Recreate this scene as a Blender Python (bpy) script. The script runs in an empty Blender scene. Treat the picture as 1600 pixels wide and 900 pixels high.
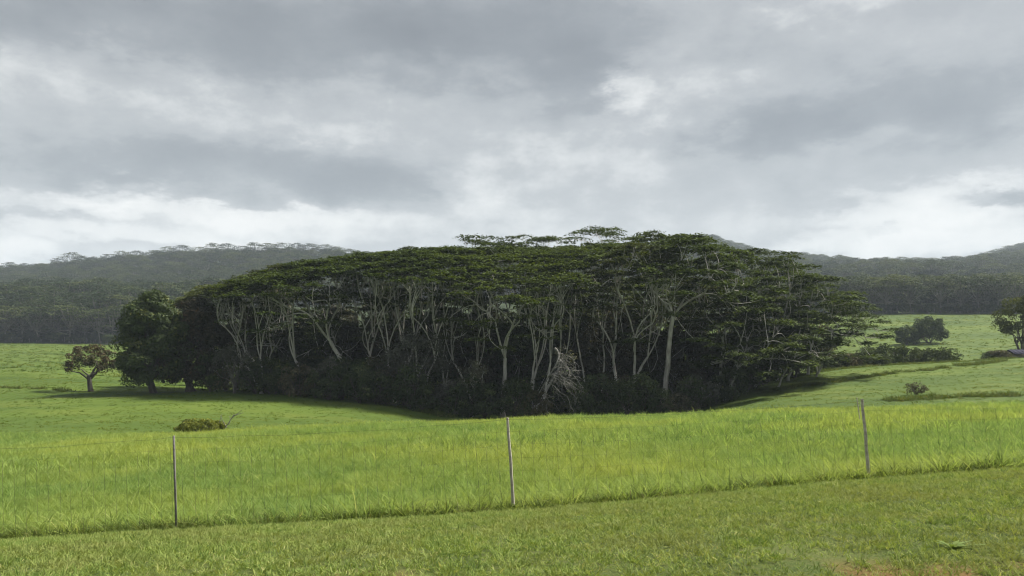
import bpy, math, random
import numpy as np

# ------------------------------------------------------------------ camera, world, sun, exposure
sc = bpy.context.scene
COL = sc.collection
FPX, HOR = 1156.0, 515.0            # focal length and horizon row in the photograph's 1600x900 pixels

cam_data = bpy.data.cameras.new('camera')
cam_data.lens = 26.0
cam_data.sensor_width = 36.0
cam_data.shift_y = (HOR - 450.0) / 1600.0
cam_data.clip_start = 0.05
cam_data.clip_end = 9000.0
cam = bpy.data.objects.new('camera', cam_data)
cam.location = (0, 0, 0)
cam.rotation_euler = (math.radians(90), 0, 0)
COL.objects.link(cam)
sc.camera = cam

SUN_AZ, SUN_EL = math.radians(62), math.radians(50)

def U(px): return math.atan((px - 800) / FPX)
def V(px, py): return math.atan((HOR - py) / math.hypot(FPX, px - 800))

world = bpy.data.worlds.new('World')
sc.world = world
world.use_nodes = True
wn, wl = world.node_tree.nodes, world.node_tree.links
wn.clear()
world.cycles.sampling_method = 'MANUAL'
world.cycles.sample_map_resolution = 256

class NT:
    """small helper to write node maths"""
    def __init__(s, nodes, links): s.n, s.l = nodes, links
    def put(s, sock, v):
        if hasattr(v, 'is_output') or hasattr(v, 'links'): s.l.new(v, sock)
        else: sock.default_value = v
    def m(s, op, a, b=0.0, c=0.0):
        n = s.n.new('ShaderNodeMath'); n.operation = op
        s.put(n.inputs[0], a); s.put(n.inputs[1], b); s.put(n.inputs[2], c)
        return n.outputs[0]
    def vm(s, op, a, b=(0, 0, 0)):
        n = s.n.new('ShaderNodeVectorMath'); n.operation = op
        s.put(n.inputs[0], a)
        if op == 'SCALE': s.put(n.inputs['Scale'], b)
        else: s.put(n.inputs[1], b)
        return n.outputs[0]
    def noise(s, vec, scale, detail=4.0, rough=0.55, dist=0.0):
        n = s.n.new('ShaderNodeTexNoise')
        if vec is not None: s.l.new(vec, n.inputs['Vector'])
        n.inputs['Scale'].default_value = scale; n.inputs['Detail'].default_value = detail
        n.inputs['Roughness'].default_value = rough; n.inputs['Distortion'].default_value = dist
        return n
    def ramp(s, fac, stops, interp='LINEAR'):
        n = s.n.new('ShaderNodeValToRGB'); n.color_ramp.interpolation = interp
        s.put(n.inputs[0], fac)
        e = n.color_ramp.elements
        while len(e) < len(stops): e.new(0.5)
        for i, (p, c) in enumerate(stops):
            e[i].position = p
            e[i].color = (*c, 1) if len(c) == 3 else c
        return n.outputs[0]
    def mix(s, fac, a, b, blend='MIX'):
        n = s.n.new('ShaderNodeMix'); n.data_type = 'RGBA'; n.blend_type = blend
        s.put(n.inputs[0], fac)
        for k, v in ((6, a), (7, b)):
            if isinstance(v, tuple) and len(v) == 3: v = (*v, 1)
            s.put(n.inputs[k], v)
        return n.outputs[2]
    def maprange(s, v, a, b, c, d):
        n = s.n.new('ShaderNodeMapRange'); n.clamp = True
        s.put(n.inputs[0], v)
        for k, q in enumerate((a, b, c, d)): n.inputs[k + 1].default_value = q
        return n.outputs[0]

W = NT(wn, wl)
tc = wn.new('ShaderNodeTexCoord').outputs['Generated']
sep = wn.new('ShaderNodeSeparateXYZ'); wl.new(tc, sep.inputs[0])
dx, dy, dz = sep.outputs
az = W.m('ARCTAN2', dx, dy)
el = W.m('ARCSINE', dz)
stretch = W.vm('MULTIPLY', tc, (1.0, 1.0, 2.4))
w1 = W.noise(stretch, 3.2, 3, 0.5)
w2 = W.noise(stretch, 11.0, 7, 0.66)
s1 = wn.new('ShaderNodeSeparateColor'); wl.new(w1.outputs['Color'], s1.inputs[0])
s2 = wn.new('ShaderNodeSeparateColor'); wl.new(w2.outputs['Color'], s2.inputs[0])
uu = W.m('ADD', az, W.m('ADD', W.m('MULTIPLY', W.m('SUBTRACT', s1.outputs[0], 0.5), 0.16), W.m('MULTIPLY', W.m('SUBTRACT', s2.outputs[0], 0.5), 0.17)))
vv = W.m('ADD', el, W.m('ADD', W.m('MULTIPLY', W.m('SUBTRACT', s1.outputs[1], 0.5), 0.06), W.m('MULTIPLY', W.m('SUBTRACT', s2.outputs[1], 0.5), 0.085)))
BLOBS = [  # clouds of this sky: px, py, half widths, thickness (dark) or opening (bright)
    (250, 35, 560, 75, -0.20), (800, 55, 230, 85, -0.13), (140, 160, 420, 48, 0.07), (600, 165, 260, 45, 0.05), (690, 112, 120, 14, 0.08),
    (430, 265, 360, 50, -0.15), (620, 285, 150, 42, -0.08), (60, 285, 120, 18, -0.06), (165, 305, 52, 22, 0.30), (300, 338, 210, 20, 0.26),
    (20, 398, 70, 22, 0.36), (240, 374, 210, 15, 0.24), (60, 350, 110, 16, -0.05), (480, 350, 180, 22, 0.12),
    (770, 300, 80, 50, 0.18), (880, 262, 220, 34, 0.09), (640, 372, 260, 20, 0.10), (952, 150, 30, 26, 0.13),
    (1030, 135, 110, 50, 0.09), (890, 140, 60, 55, -0.10), (1190, 205, 130, 46, -0.13), (1450, 165, 240, 56, -0.12), (1180, 60, 200, 40, -0.04),
    (1130, 213, 24, 16, 0.10), (1320, 8, 170, 20, 0.12), (1340, 222, 90, 20, 0.10), (1440, 292, 140, 22, 0.22),
    (1420, 340, 130, 34, 0.28), (1400, 390, 180, 20, 0.30), (1570, 302, 90, 15, -0.18), (1010, 345, 180, 48, 0.04),
    (1570, 352, 110, 30, 0.16), (1240, 318, 80, 28, -0.07), (1392, 372, 28, 7, -0.15)]
cuv = wn.new('ShaderNodeCombineXYZ'); wl.new(uu, cuv.inputs[0]); wl.new(vv, cuv.inputs[1])
tot = 0.0
for px, py, sx, sy, amp in BLOBS:
    c = math.cos(U(px)); kx, ky = FPX / (sx * c), FPX / (sy * c)
    ma = wn.new('ShaderNodeVectorMath'); ma.operation = 'MULTIPLY_ADD'
    wl.new(cuv.outputs[0], ma.inputs[0]); ma.inputs[1].default_value = (kx, ky, 0); ma.inputs[2].default_value = (-U(px) * kx, -V(px, py) * ky, 0)
    dt = wn.new('ShaderNodeVectorMath'); dt.operation = 'DOT_PRODUCT'
    wl.new(ma.outputs[0], dt.inputs[0]); wl.new(ma.outputs[0], dt.inputs[1])
    q = dt.outputs['Value']
    amp *= 1.35 if amp < 0 else 1.15
    tot = W.m('MULTIPLY_ADD', W.m('POWER', 0.5, W.m('MULTIPLY_ADD', q, q, W.m('MULTIPLY', q, 0.4))), amp, tot)
n_big = W.noise(stretch, 2.8, 6, 0.58, 0.0).outputs['Fac']
n_fine = W.noise(W.vm('MULTIPLY', tc, (1.0, 1.0, 1.9)), 9.0, 8, 0.66, 0.0).outputs['Fac']
bright = W.m('ADD', W.m('ADD', tot, 0.485), W.m('ADD', W.m('MULTIPLY', W.m('SUBTRACT', n_big, 0.5), 0.34), W.m('MULTIPLY', W.m('SUBTRACT', n_fine, 0.5), 0.46)))
puff = W.noise(W.vm('MULTIPLY', tc, (1.0, 1.0, 1.5)), 19.0, 6, 0.62, 0.0).outputs['Fac']
bright = W.m('ADD', bright, W.m('MULTIPLY', W.m('MULTIPLY', W.m('SUBTRACT', puff, 0.5), 0.55), W.maprange(bright, 0.40, 0.66, 0.12, 1.0)))
lowb = W.m('MULTIPLY', W.maprange(el, 0.22, 0.06, 0.0, 1.0), 0.08)
bright = W.m('ADD', bright, lowb)
cloud = W.ramp(bright, [(0.0, (0.195, 0.207, 0.217)), (0.22, (0.265, 0.281, 0.292)), (0.34, (0.330, 0.347, 0.356)), (0.42, (0.425, 0.441, 0.446)),
                        (0.53, (0.500, 0.513, 0.514)), (0.61, (0.630, 0.640, 0.632)), (0.76, (0.82, 0.825, 0.80)), (1.0, (1.0, 0.985, 0.945))])
sky = wn.new('ShaderNodeTexSky'); sky.sky_type = 'NISHITA'; sky.sun_disc = False
sky.sun_elevation = SUN_EL; sky.sun_rotation = SUN_AZ
BG = 0.1
SKY_GAIN = 0.44
cl = W.vm('SCALE', cloud, SKY_GAIN / BG)
skc = W.mix(0.95, sky.outputs[0], cl)
bg = wn.new('ShaderNodeBackground'); bg.inputs['Strength'].default_value = BG
wl.new(skc, bg.inputs['Color'])
wo = wn.new('ShaderNodeOutputWorld'); wl.new(bg.outputs[0], wo.inputs[0])

sun_data = bpy.data.lights.new('sun', 'SUN')
sun_data.energy = 4.6
sun_data.angle = math.radians(9)
sun_data.color = (1.0, 0.95, 0.86)
sun = bpy.data.objects.new('sun', sun_data)
sun.rotation_euler = (math.pi / 2 - SUN_EL, 0, math.pi - SUN_AZ)
sun.location = (60, 90, 150)
COL.objects.link(sun)

sc.view_settings.view_transform = 'Standard'
sc.view_settings.look = 'None'
sc.view_settings.gamma = 1.0
sc.view_settings.use_curve_mapping = False
sc.view_settings.exposure = 1.2
sc.render.engine = 'CYCLES'
cy = sc.cycles
cy.use_denoising = True
cy.use_adaptive_sampling = True; cy.adaptive_threshold = 0.02
cy.filter_width = 1.1
cy.max_bounces = 5; cy.diffuse_bounces = 4; cy.glossy_bounces = 1; cy.transmission_bounces = 3
cy.volume_bounces = 0; cy.transparent_max_bounces = 4
cy.caustics_reflective = False; cy.caustics_refractive = False

RNG = np.random.default_rng(7)

# ------------------------------------------------------------------ helpers
def mesh_of(name, Vs, Qs, mat, tint=None, smooth=False):
    Vs = np.asarray(Vs, np.float32); Qs = np.asarray(Qs, np.int32)
    me = bpy.data.meshes.new(name)
    me.vertices.add(len(Vs)); me.vertices.foreach_set('co', Vs.ravel())
    nq, k = Qs.shape
    me.loops.add(nq * k); me.loops.foreach_set('vertex_index', Qs.ravel())
    me.polygons.add(nq); me.polygons.foreach_set('loop_start', np.arange(nq, dtype=np.int32) * k)
    if smooth: me.polygons.foreach_set('use_smooth', np.ones(nq, bool))
    me.update(calc_edges=True)
    if tint is not None:
        a = me.attributes.new('tint', 'FLOAT', 'POINT'); a.data.foreach_set('value', np.asarray(tint, np.float32))
    if mat: me.materials.append(mat)
    return me

def link(name, me, parent=None, loc=(0, 0, 0)):
    o = bpy.data.objects.new(name, me); COL.objects.link(o)
    o.location = loc
    if parent: o.parent = parent
    return o

def tag(o, label=None, cat=None, group=None, kind=None):
    if label: o['label'] = label
    if cat: o['category'] = cat
    if group: o['group'] = group
    if kind: o['kind'] = kind
    return o

def thing(name, label, cat, loc=(0, 0, 0), group=None, rz=0.0, s=1.0):
    o = bpy.data.objects.new(name, None); COL.objects.link(o)
    o.location = loc; o.rotation_euler = (0, 0, rz); o.scale = (s, s, s)
    o.empty_display_size = 0.2
    return tag(o, label, cat, group)

def dup(root, loc, rz=0.0, s=(1, 1, 1), label=None):
    r = root.copy(); COL.objects.link(r)
    r.location = loc; r.rotation_euler = (0, 0, rz); r.scale = s
    if label: r['label'] = label
    for ch in list(root.children):
        c = ch.copy(); COL.objects.link(c); c.parent = r
        for g in list(ch.children):
            d = g.copy(); COL.objects.link(d); d.parent = c
    return r

class Geo:
    """collects quads"""
    def __init__(s): s.v, s.q, s.t, s.n = [], [], [], 0
    def add(s, v, q, t=0.5):
        v = np.asarray(v, float).reshape(-1, 3)
        s.v.append(v); s.q.append(np.asarray(q, int).reshape(-1, 4) + s.n)
        s.t.append(np.broadcast_to(np.asarray(t, float), (len(v),)))
        s.n += len(v)
    def mesh(s, name, mat, smooth=False):
        return mesh_of(name, np.concatenate(s.v), np.concatenate(s.q), mat, np.concatenate(s.t), smooth)

def tube(geo, P, R, sides=5, t=0.5, cap=True):
    P = np.asarray(P, float); R = np.asarray(R, float); n = len(P)
    T = np.gradient(P, axis=0); T /= np.linalg.norm(T, axis=1, keepdims=True) + 1e-9
    ref = np.array([0, 0, 1.0]) if abs(T[0, 2]) < 0.8 else np.array([1.0, 0, 0])
    A = np.cross(T, ref); A /= np.linalg.norm(A, axis=1, keepdims=True) + 1e-9
    B = np.cross(T, A)
    th = np.arange(sides) * 2 * np.pi / sides
    ring = A[:, None, :] * np.cos(th)[None, :, None] + B[:, None, :] * np.sin(th)[None, :, None]
    Vv = (P[:, None, :] + ring * R[:, None, None]).reshape(-1, 3)
    i = np.arange(n - 1)[:, None] * sides; j = np.arange(sides)[None, :]; j2 = (j + 1) % sides
    Q = np.stack([i + j, i + j2, i + sides + j2, i + sides + j], -1).reshape(-1, 4)
    geo.add(Vv, Q, t)
    if cap and sides == 4:
        b = (n - 1) * sides
        geo.add(Vv[b:b + 4], [[0, 1, 2, 3]], t)

def box(geo, c, h, t=0.5):
    c = np.asarray(c, float); h = np.asarray(h, float)
    s = np.array([[-1, -1, -1], [1, -1, -1], [1, 1, -1], [-1, 1, -1], [-1, -1, 1], [1, -1, 1], [1, 1, 1], [-1, 1, 1]])
    geo.add(c + s * h, [[3, 2, 1, 0], [4, 5, 6, 7], [0, 1, 5, 4], [1, 2, 6, 5], [2, 3, 7, 6], [3, 0, 4, 7]], t)

def unit(v): return v / (np.linalg.norm(v, axis=-1, keepdims=True) + 1e-9)

def leaves(geo, C, N, L, Wd, rng, t, droop=0.0):
    """rhombic leaves at C with normal N, length L, width Wd"""
    n = len(C)
    r = unit(rng.normal(size=(n, 3)))
    D = unit(r - N * np.sum(r * N, 1, keepdims=True))
    D = unit(D - np.array([0, 0, droop]))
    S = unit(np.cross(N, D))
    L = np.broadcast_to(L, (n,))[:, None]; Wd = np.broadcast_to(Wd, (n,))[:, None]
    a = C - D * L * 0.5; b = C + S * Wd * 0.5; c = C + D * L * 0.5; d = C - S * Wd * 0.5
    Vv = np.stack([a, b, c, d], 1).reshape(-1, 3)
    Q = np.arange(4 * n).reshape(-1, 4)
    geo.add(Vv, Q, np.repeat(np.broadcast_to(t, (n,)), 4))

# ------------------------------------------------------------------ terrain height
ROWS = {  # distance: (column px, row py) of the ground seen there
    11.8: [(-600, 852), (0, 832), (300, 820), (550, 812), (800, 801), (1050, 784), (1300, 764), (1600, 745), (2200, 716)],
    50: [(-600, 712), (0, 697), (150, 689), (300, 682), (450, 673), (550, 669), (700, 663), (800, 660), (1050, 650), (1200, 645), (1300, 642), (1450, 638), (1600, 635), (2200, 628)],
    62: [(-600, 690), (0, 676), (300, 677), (550, 679), (700, 678), (800, 674), (1050, 668), (1200, 660), (1300, 655), (1450, 645), (1600, 638), (2200, 628)],
    80: [(-600, 660), (0, 648), (300, 646), (450, 650), (550, 654), (700, 666), (800, 666), (1050, 662), (1200, 640), (1300, 630), (1450, 627), (1600, 620), (2200, 606)],
    95: [(-600, 640), (0, 625), (300, 622), (450, 625), (550, 631), (700, 648), (800, 656), (1050, 650), (1200, 621), (1300, 610), (1450, 607), (1600, 601), (2200, 588)],
    106: [(-600, 625), (0, 612), (150, 613), (300, 613), (450, 614), (550, 621), (700, 640), (800, 649), (1050, 636), (1120, 620), (1200, 604), (1300, 594), (1450, 590), (1600, 584), (2200, 568)],
    130: [(-600, 600), (0, 594), (150, 598), (300, 606), (450, 612), (550, 620), (700, 638), (800, 642), (1050, 626), (1200, 596), (1300, 579), (1400, 571), (1500, 566), (1600, 560), (2200, 540)],
    150: [(-600, 585), (0, 583), (300, 600), (550, 614), (800, 633), (1050, 620), (1200, 600), (1300, 590), (1450, 580), (1600, 572), (2200, 552)],
    200: [(-600, 565), (0, 566), (300, 588), (550, 600), (800, 606), (1050, 596), (1200, 580), (1300, 568), (1450, 558), (1600, 552), (2200, 535)],
    350: [(-600, 537), (0, 536), (300, 540), (550, 540), (800, 530), (1050, 512), (1200, 500), (1300, 493), (1450, 491), (1600, 491), (2200, 484)],
    480: [(-600, 495), (0, 491), (300, 490), (550, 490), (800, 486), (1050, 482), (1200, 478), (1300, 476), (1450, 474), (1600, 472), (2200, 462)],
    600: [(-600, 486), (0, 480), (300, 476), (550, 471), (800, 466), (1050, 462), (1300, 458), (1600, 456), (2200, 450)],
    800: [(-600, 458), (0, 451), (150, 444), (300, 436), (450, 433), (550, 433), (800, 434), (1050, 430), (1200, 434), (1450, 438), (1600, 434), (2200, 422)],
    950: [(-600, 452), (0, 436), (70, 433), (150, 425), (300, 412), (450, 409), (560, 414), (800, 420), (1050, 408), (1200, 422), (1330, 430), (1450, 432), (1600, 422), (2200, 400)],
    1900: [(-600, 480), (0, 455), (300, 440), (550, 430), (800, 420), (1000, 410), (1050, 404), (1100, 393), (1135, 401), (1200, 418), (1260, 424), (1330, 431), (1480, 433), (1560, 416), (1600, 402), (1700, 384), (2200, 355)],
    2500: [(-600, 490), (800, 480), (2200, 470)],
    4600: [(-600, 505), (800, 505), (2200, 505)],
}
def pchip(x, y, xq):
    x = np.asarray(x, float); y = np.asarray(y, float)
    h = np.diff(x); dl = np.diff(y, axis=0) / h.reshape(-1, *([1] * (y.ndim - 1)))
    m = np.zeros_like(y)
    hh = h.reshape(-1, *([1] * (y.ndim - 1)))
    w1, w2 = 2 * hh[1:] + hh[:-1], hh[1:] + 2 * hh[:-1]
    with np.errstate(divide='ignore', invalid='ignore'):
        mm = (w1 + w2) / (w1 / dl[:-1] + w2 / dl[1:])
    m[1:-1] = np.where(dl[:-1] * dl[1:] > 0, mm, 0)
    m[0], m[-1] = dl[0], dl[-1]
    k = np.clip(np.searchsorted(x, xq) - 1, 0, len(x) - 2)
    sh = (-1, *([1] * (y.ndim - 1)))
    t = ((xq - x[k]) / h[k]).reshape(sh); hk = h[k].reshape(sh)
    return ((1 + 2 * t) * (1 - t) ** 2) * y[k] + t * (1 - t) ** 2 * hk * m[k] + t * t * (3 - 2 * t) * y[k + 1] + t * t * (t - 1) * hk * m[k + 1]

PXC = np.linspace(-600, 2200, 281)
UC = (PXC - 800) / FPX
Zrows = {}
for d, pts in ROWS.items():
    p = np.array(pts, float)
    Zrows[d] = -(pchip(p[:, 0], p[:, 1], PXC) - HOR) / FPX * d
Zrows[0.0] = np.full_like(UC, -1.55) + 0.0 * UC
Zrows[4.2] = np.full_like(UC, -1.60) + 0.03 * UC
Zrows[8.0] = 0.5 * (Zrows[4.2] + Zrows[11.8]) + 0.13
Zrows[12.7] = Zrows[11.8] - 0.24
Zrows[30] = Zrows[12.7] + (Zrows[50] - Zrows[12.7]) * (30 - 12.7) / (50 - 12.7) + 0.12
DR = np.array(sorted(Zrows)); ZT = np.stack([Zrows[d] for d in DR])
DF = np.concatenate([np.linspace(0, 14, 141)[:-1], np.geomspace(14, 4600, 520)])
ZF = pchip(DR, ZT, DF)
A0 = math.atan(0.95)

def wave(x, y, s, seed):
    r = np.random.default_rng(seed); z = 0
    for k in range(5):
        a = r.uniform(0, 6.283); f = r.uniform(0.6, 1.7) / s
        z = z + np.sin((x * math.cos(a) + y * math.sin(a)) * f * 6.283 + r.uniform(0, 6.283) + 0.8 * np.sin((x * math.sin(a) - y * math.cos(a)) * f * 3.1 + k))
    return z / 5

def depth_of(x, y):
    r = np.hypot(x, y); th = np.abs(np.arctan2(x, y))
    d = r * np.cos(np.minimum(th, A0))
    w = np.clip((40 - d) / 25, 0, 1); w = w * w * (3 - 2 * w)
    return d - 0.07 * np.clip(x, -14, 14) * w

def height(x, y):
    x = np.asarray(x, float); y = np.asarray(y, float)
    th = np.arctan2(x, y)
    dw = np.maximum(depth_of(x, y), 0)
    u = np.tan(np.clip(th, -1.25, 1.25))
    u = np.clip(u, UC[0], UC[-1])
    back = np.clip((np.abs(th) - 1.6) / 1.4, 0, 1)
    u = u * (1 - back)
    fi = np.interp(u, UC, np.arange(len(UC))); fj = np.interp(dw, DF, np.arange(len(DF)))
    i = np.clip(fi.astype(int), 0, len(UC) - 2); j = np.clip(fj.astype(int), 0, len(DF) - 2)
    a, b = fi - i, fj - j
    z = (ZF[j, i] * (1 - a) + ZF[j, i + 1] * a) * (1 - b) + (ZF[j + 1, i] * (1 - a) + ZF[j + 1, i + 1] * a) * b
    near = np.clip((dw - 14) / 20, 0, 1)
    z = z + 0.012 * wave(x, y, 1.1, 3) * (dw < 11.8) + near * (0.05 * wave(x, y, 5, 4) + 0.17 * wave(x, y, 19, 5))
    far = np.clip((dw - 420) / 250, 0, 1)
    z = z + far * (2.2 * wave(x, y, 70, 6) + 1.3 * wave(x, y, 28, 8))
    return z

def at(px, d):
    """ground point seen in column px at distance d"""
    x = (px - 800) / FPX * d
    return np.array([x, d, float(height(x, d))])

def zpy(py, d): return (HOR - py) / FPX * d

# ------------------------------------------------------------------ materials
def new_mat(name):
    m = bpy.data.materials.new(name); m.use_nodes = True
    nt = m.node_tree; nt.nodes.clear()
    out = nt.nodes.new('ShaderNodeOutputMaterial')
    return m, NT(nt.nodes, nt.links), out

def principled(N, col, rough=0.8, spec=0.2, normal=None):
    b = N.n.new('ShaderNodeBsdfPrincipled')
    if isinstance(col, tuple): b.inputs['Base Color'].default_value = (*col, 1)
    else: N.l.new(col, b.inputs['Base Color'])
    N.put(b.inputs['Roughness'], rough); b.inputs['Specular IOR Level'].default_value = spec
    if normal is not None: N.l.new(normal, b.inputs['Normal'])
    return b

def bump(N, h, strength=0.5, dist=0.1):
    b = N.n.new('ShaderNodeBump'); N.l.new(h, b.inputs['Height'])
    b.inputs['Strength'].default_value = strength; b.inputs['Distance'].default_value = dist
    return b.outputs[0]

def leaf_mat(name, stops, transl=0.35, patch=None, patch_scale=0.1, rough=0.75, spec=0.08, use='tint', gloss_shift=(1.25, 1.2, 0.6)):
    """leaf or blade: colour picked per leaf (tint) or per plant (random), light passing through"""
    m, N, out = new_mat(name)
    if use == 'tint':
        a = N.n.new('ShaderNodeAttribute'); a.attribute_name = 'tint'; fac = a.outputs['Fac']
    else:
        oi = N.n.new('ShaderNodeObjectInfo')
        a = N.n.new('ShaderNodeAttribute'); a.attribute_name = 'tint'
        fac = N.m('ADD', N.m('MULTIPLY', oi.outputs['Random'], 0.55), N.m('MULTIPLY', a.outputs['Fac'], 0.45))
    col = N.ramp(fac, stops)
    if use == 'tint':
        oi = N.n.new('ShaderNodeObjectInfo')
        col = N.mix(1.0, col, N.ramp(oi.outputs['Random'], [(0.0, (0.80, 0.80, 0.84)), (0.5, (1.0, 1.0, 1.0)), (1.0, (1.20, 1.14, 1.02))]), 'MULTIPLY')
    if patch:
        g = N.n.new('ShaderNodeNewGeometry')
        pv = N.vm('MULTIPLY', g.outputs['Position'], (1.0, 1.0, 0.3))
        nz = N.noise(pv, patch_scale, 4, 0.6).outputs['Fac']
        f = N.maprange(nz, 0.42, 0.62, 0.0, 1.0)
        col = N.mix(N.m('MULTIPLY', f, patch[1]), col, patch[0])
    b = principled(N, col, rough, spec)
    t = N.n.new('ShaderNodeBsdfTranslucent')
    N.l.new(N.mix(1.0, col, tuple(gloss_shift), 'MULTIPLY'), t.inputs['Color'])
    mx = N.n.new('ShaderNodeMixShader'); mx.inputs[0].default_value = transl
    N.l.new(b.outputs[0], mx.inputs[1]); N.l.new(t.outputs[0], mx.inputs[2])
    N.l.new(mx.outputs[0], out.inputs['Surface'])
    return m

def bark_mat(name, c1, c2, scale=3.0):
    m, N, out = new_mat(name)
    g = N.n.new('ShaderNodeNewGeometry')
    pv = N.vm('MULTIPLY', g.outputs['Position'], (1.0, 1.0, 0.35))
    nz = N.noise(pv, scale, 6, 0.65).outputs['Fac']
    n2 = N.noise(g.outputs['Position'], 0.45, 3, 0.5).outputs['Fac']
    col = N.mix(N.maprange(N.m('ADD', N.m('MULTIPLY', nz, 0.6), N.m('MULTIPLY', n2, 0.4)), 0.38, 0.62, 0, 1), c1, c2)
    b = principled(N, col, 0.85, 0.15, bump(N, nz, 0.6, 0.05))
    N.l.new(b.outputs[0], out.inputs['Surface'])
    return m

def plain_mat(name, col, rough=0.7, spec=0.2, metal=0.0, var=0.25, scale=8.0):
    m, N, out = new_mat(name)
    tcn = N.n.new('ShaderNodeTexCoord')
    nz = N.noise(tcn.outputs['Object'], scale, 5, 0.65).outputs['Fac']
    c = N.mix(N.maprange(nz, 0.3, 0.7, 0, 1), tuple(k * (1 - var) for k in col), tuple(min(1, k * (1 + var)) for k in col))
    b = principled(N, c, rough, spec, bump(N, nz, 0.25, 0.01)); b.inputs['Metallic'].default_value = metal
    N.l.new(b.outputs[0], out.inputs['Surface'])
    return m

# lawn ground: thatch and soil under the mown blades
def make_lawn_mat():
    m, N, out = new_mat('lawn_ground')
    g = N.n.new('ShaderNodeNewGeometry'); P = g.outputs['Position']
    n1 = N.noise(P, 1.1, 5, 0.6).outputs['Fac']; n2 = N.noise(P, 38.0, 4, 0.7).outputs['Fac']; n3 = N.noise(P, 0.55, 4, 0.6).outputs['Fac']
    c = N.mix(N.maprange(n1, 0.38, 0.62, 0, 1), (0.045, 0.075, 0.020), (0.080, 0.105, 0.030))
    c = N.mix(N.maprange(n2, 0.40, 0.66, 0, 0.5), c, (0.15, 0.14, 0.06))
    sp = N.n.new('ShaderNodeSeparateXYZ'); N.l.new(P, sp.inputs[0])
    c = N.mix(N.m('MULTIPLY', N.maprange(n3, 0.53, 0.62, 0, 0.8), N.maprange(sp.outputs[1], 5.3, 4.7, 0, 1)), c, (0.17, 0.085, 0.04))
    b = principled(N, c, 0.95, 0.05, bump(N, n2, 0.8, 0.03))
    N.l.new(b.outputs[0], out.inputs['Surface'])
    return m

def make_pasture_mat():
    m, N, out = new_mat('pasture_ground')
    g = N.n.new('ShaderNodeNewGeometry'); P = g.outputs['Position']
    ps = N.vm('MULTIPLY', P, (0.55, 1.3, 1.0))
    big = N.noise(ps, 0.035, 4, 0.55).outputs['Fac']
    mid = N.noise(ps, 0.16, 5, 0.6).outputs['Fac']
    fine = N.noise(ps, 1.3, 5, 0.7).outputs['Fac']
    c = N.mix(N.maprange(big, 0.40, 0.60, 0, 1), (0.047, 0.080, 0.014), (0.080, 0.118, 0.019))
    c = N.mix(N.maprange(mid, 0.50, 0.68, 0, 0.6), c, (0.115, 0.138, 0.026))
    c = N.mix(N.maprange(mid, 0.46, 0.30, 0, 0.5), c, (0.048, 0.078, 0.016))
    c = N.mix(N.maprange(fine, 0.50, 0.75, 0, 0.35), c, (0.038, 0.066, 0.014))
    h = N.m('ADD', fine, N.m('MULTIPLY', mid, 1.5))
    b = principled(N, c, 0.9, 0.1, bump(N, h, 0.35, 0.25))
    N.l.new(b.outputs[0], out.inputs['Surface'])
    return m

def make_hill_mat():
    m, N, out = new_mat('hill_ground')
    g = N.n.new('ShaderNodeNewGeometry'); P = g.outputs['Position']
    n = N.noise(P, 0.05, 6, 0.65).outputs['Fac']
    c = N.mix(N.maprange(n, 0.35, 0.65, 0, 1), (0.020, 0.030, 0.013), (0.045, 0.060, 0.024))
    b = principled(N, c, 0.95, 0.05, bump(N, n, 1.0, 3.0))
    N.l.new(b.outputs[0], out.inputs['Surface'])
    return m

M_LAWN, M_PAST, M_HILL = make_lawn_mat(), make_pasture_mat(), make_hill_mat()
M_UMB = leaf_mat('umbrella_leaf', [(0.0, (0.026, 0.040, 0.012)), (0.55, (0.046, 0.069, 0.017)), (1.0, (0.082, 0.115, 0.025))], 0.28)
M_UMB2 = leaf_mat('umbrella_leaf_olive', [(0.0, (0.034, 0.043, 0.016)), (0.55, (0.053, 0.068, 0.022)), (1.0, (0.082, 0.100, 0.030))], 0.28)
M_MANGO = leaf_mat('mango_leaf', [(0.0, (0.028, 0.045, 0.013)), (0.6, (0.050, 0.074, 0.020)), (1.0, (0.125, 0.135, 0.034))], 0.2, rough=0.55, spec=0.15)
M_MANGO_RED = leaf_mat('reddish_mango_leaf', [(0.0, (0.025, 0.030, 0.014)), (0.5, (0.048, 0.045, 0.022)), (1.0, (0.115, 0.075, 0.042))], 0.14, rough=0.6, spec=0.12)
M_SHRUB = leaf_mat('shrub_leaf', [(0.0, (0.030, 0.046, 0.021)), (0.6, (0.062, 0.084, 0.036)), (1.0, (0.125, 0.150, 0.070))], 0.25)
M_GREY = leaf_mat('grey_shrub_leaf', [(0.0, (0.060, 0.064, 0.052)), (0.6, (0.110, 0.115, 0.094)), (1.0, (0.220, 0.220, 0.190))], 0.2)
M_BROWN = leaf_mat('brown_shrub_leaf', [(0.0, (0.050, 0.052, 0.032)), (0.6, (0.095, 0.092, 0.060)), (1.0, (0.165, 0.150, 0.105))], 0.25)
M_FAR = leaf_mat('far_leaf', [(0.0, (0.010, 0.020, 0.010)), (0.5, (0.034, 0.052, 0.020)), (1.0, (0.110, 0.130, 0.045))], 0.22, use='rand')
M_YEL = leaf_mat('yellow_bush_leaf', [(0.0, (0.060, 0.080, 0.020)), (0.5, (0.130, 0.155, 0.034)), (1.0, (0.25, 0.265, 0.055))], 0.35)
M_BARK = bark_mat('pale_bark', (0.27, 0.255, 0.23), (0.54, 0.52, 0.48))
M_FBARK = bark_mat('far_bark', (0.08, 0.075, 0.068), (0.22, 0.205, 0.185))
M_BARKD = bark_mat('dark_bark', (0.05, 0.043, 0.036), (0.13, 0.115, 0.10))
M_DEAD = bark_mat('bleached_wood', (0.10, 0.097, 0.09), (0.24, 0.23, 0.215))
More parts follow.
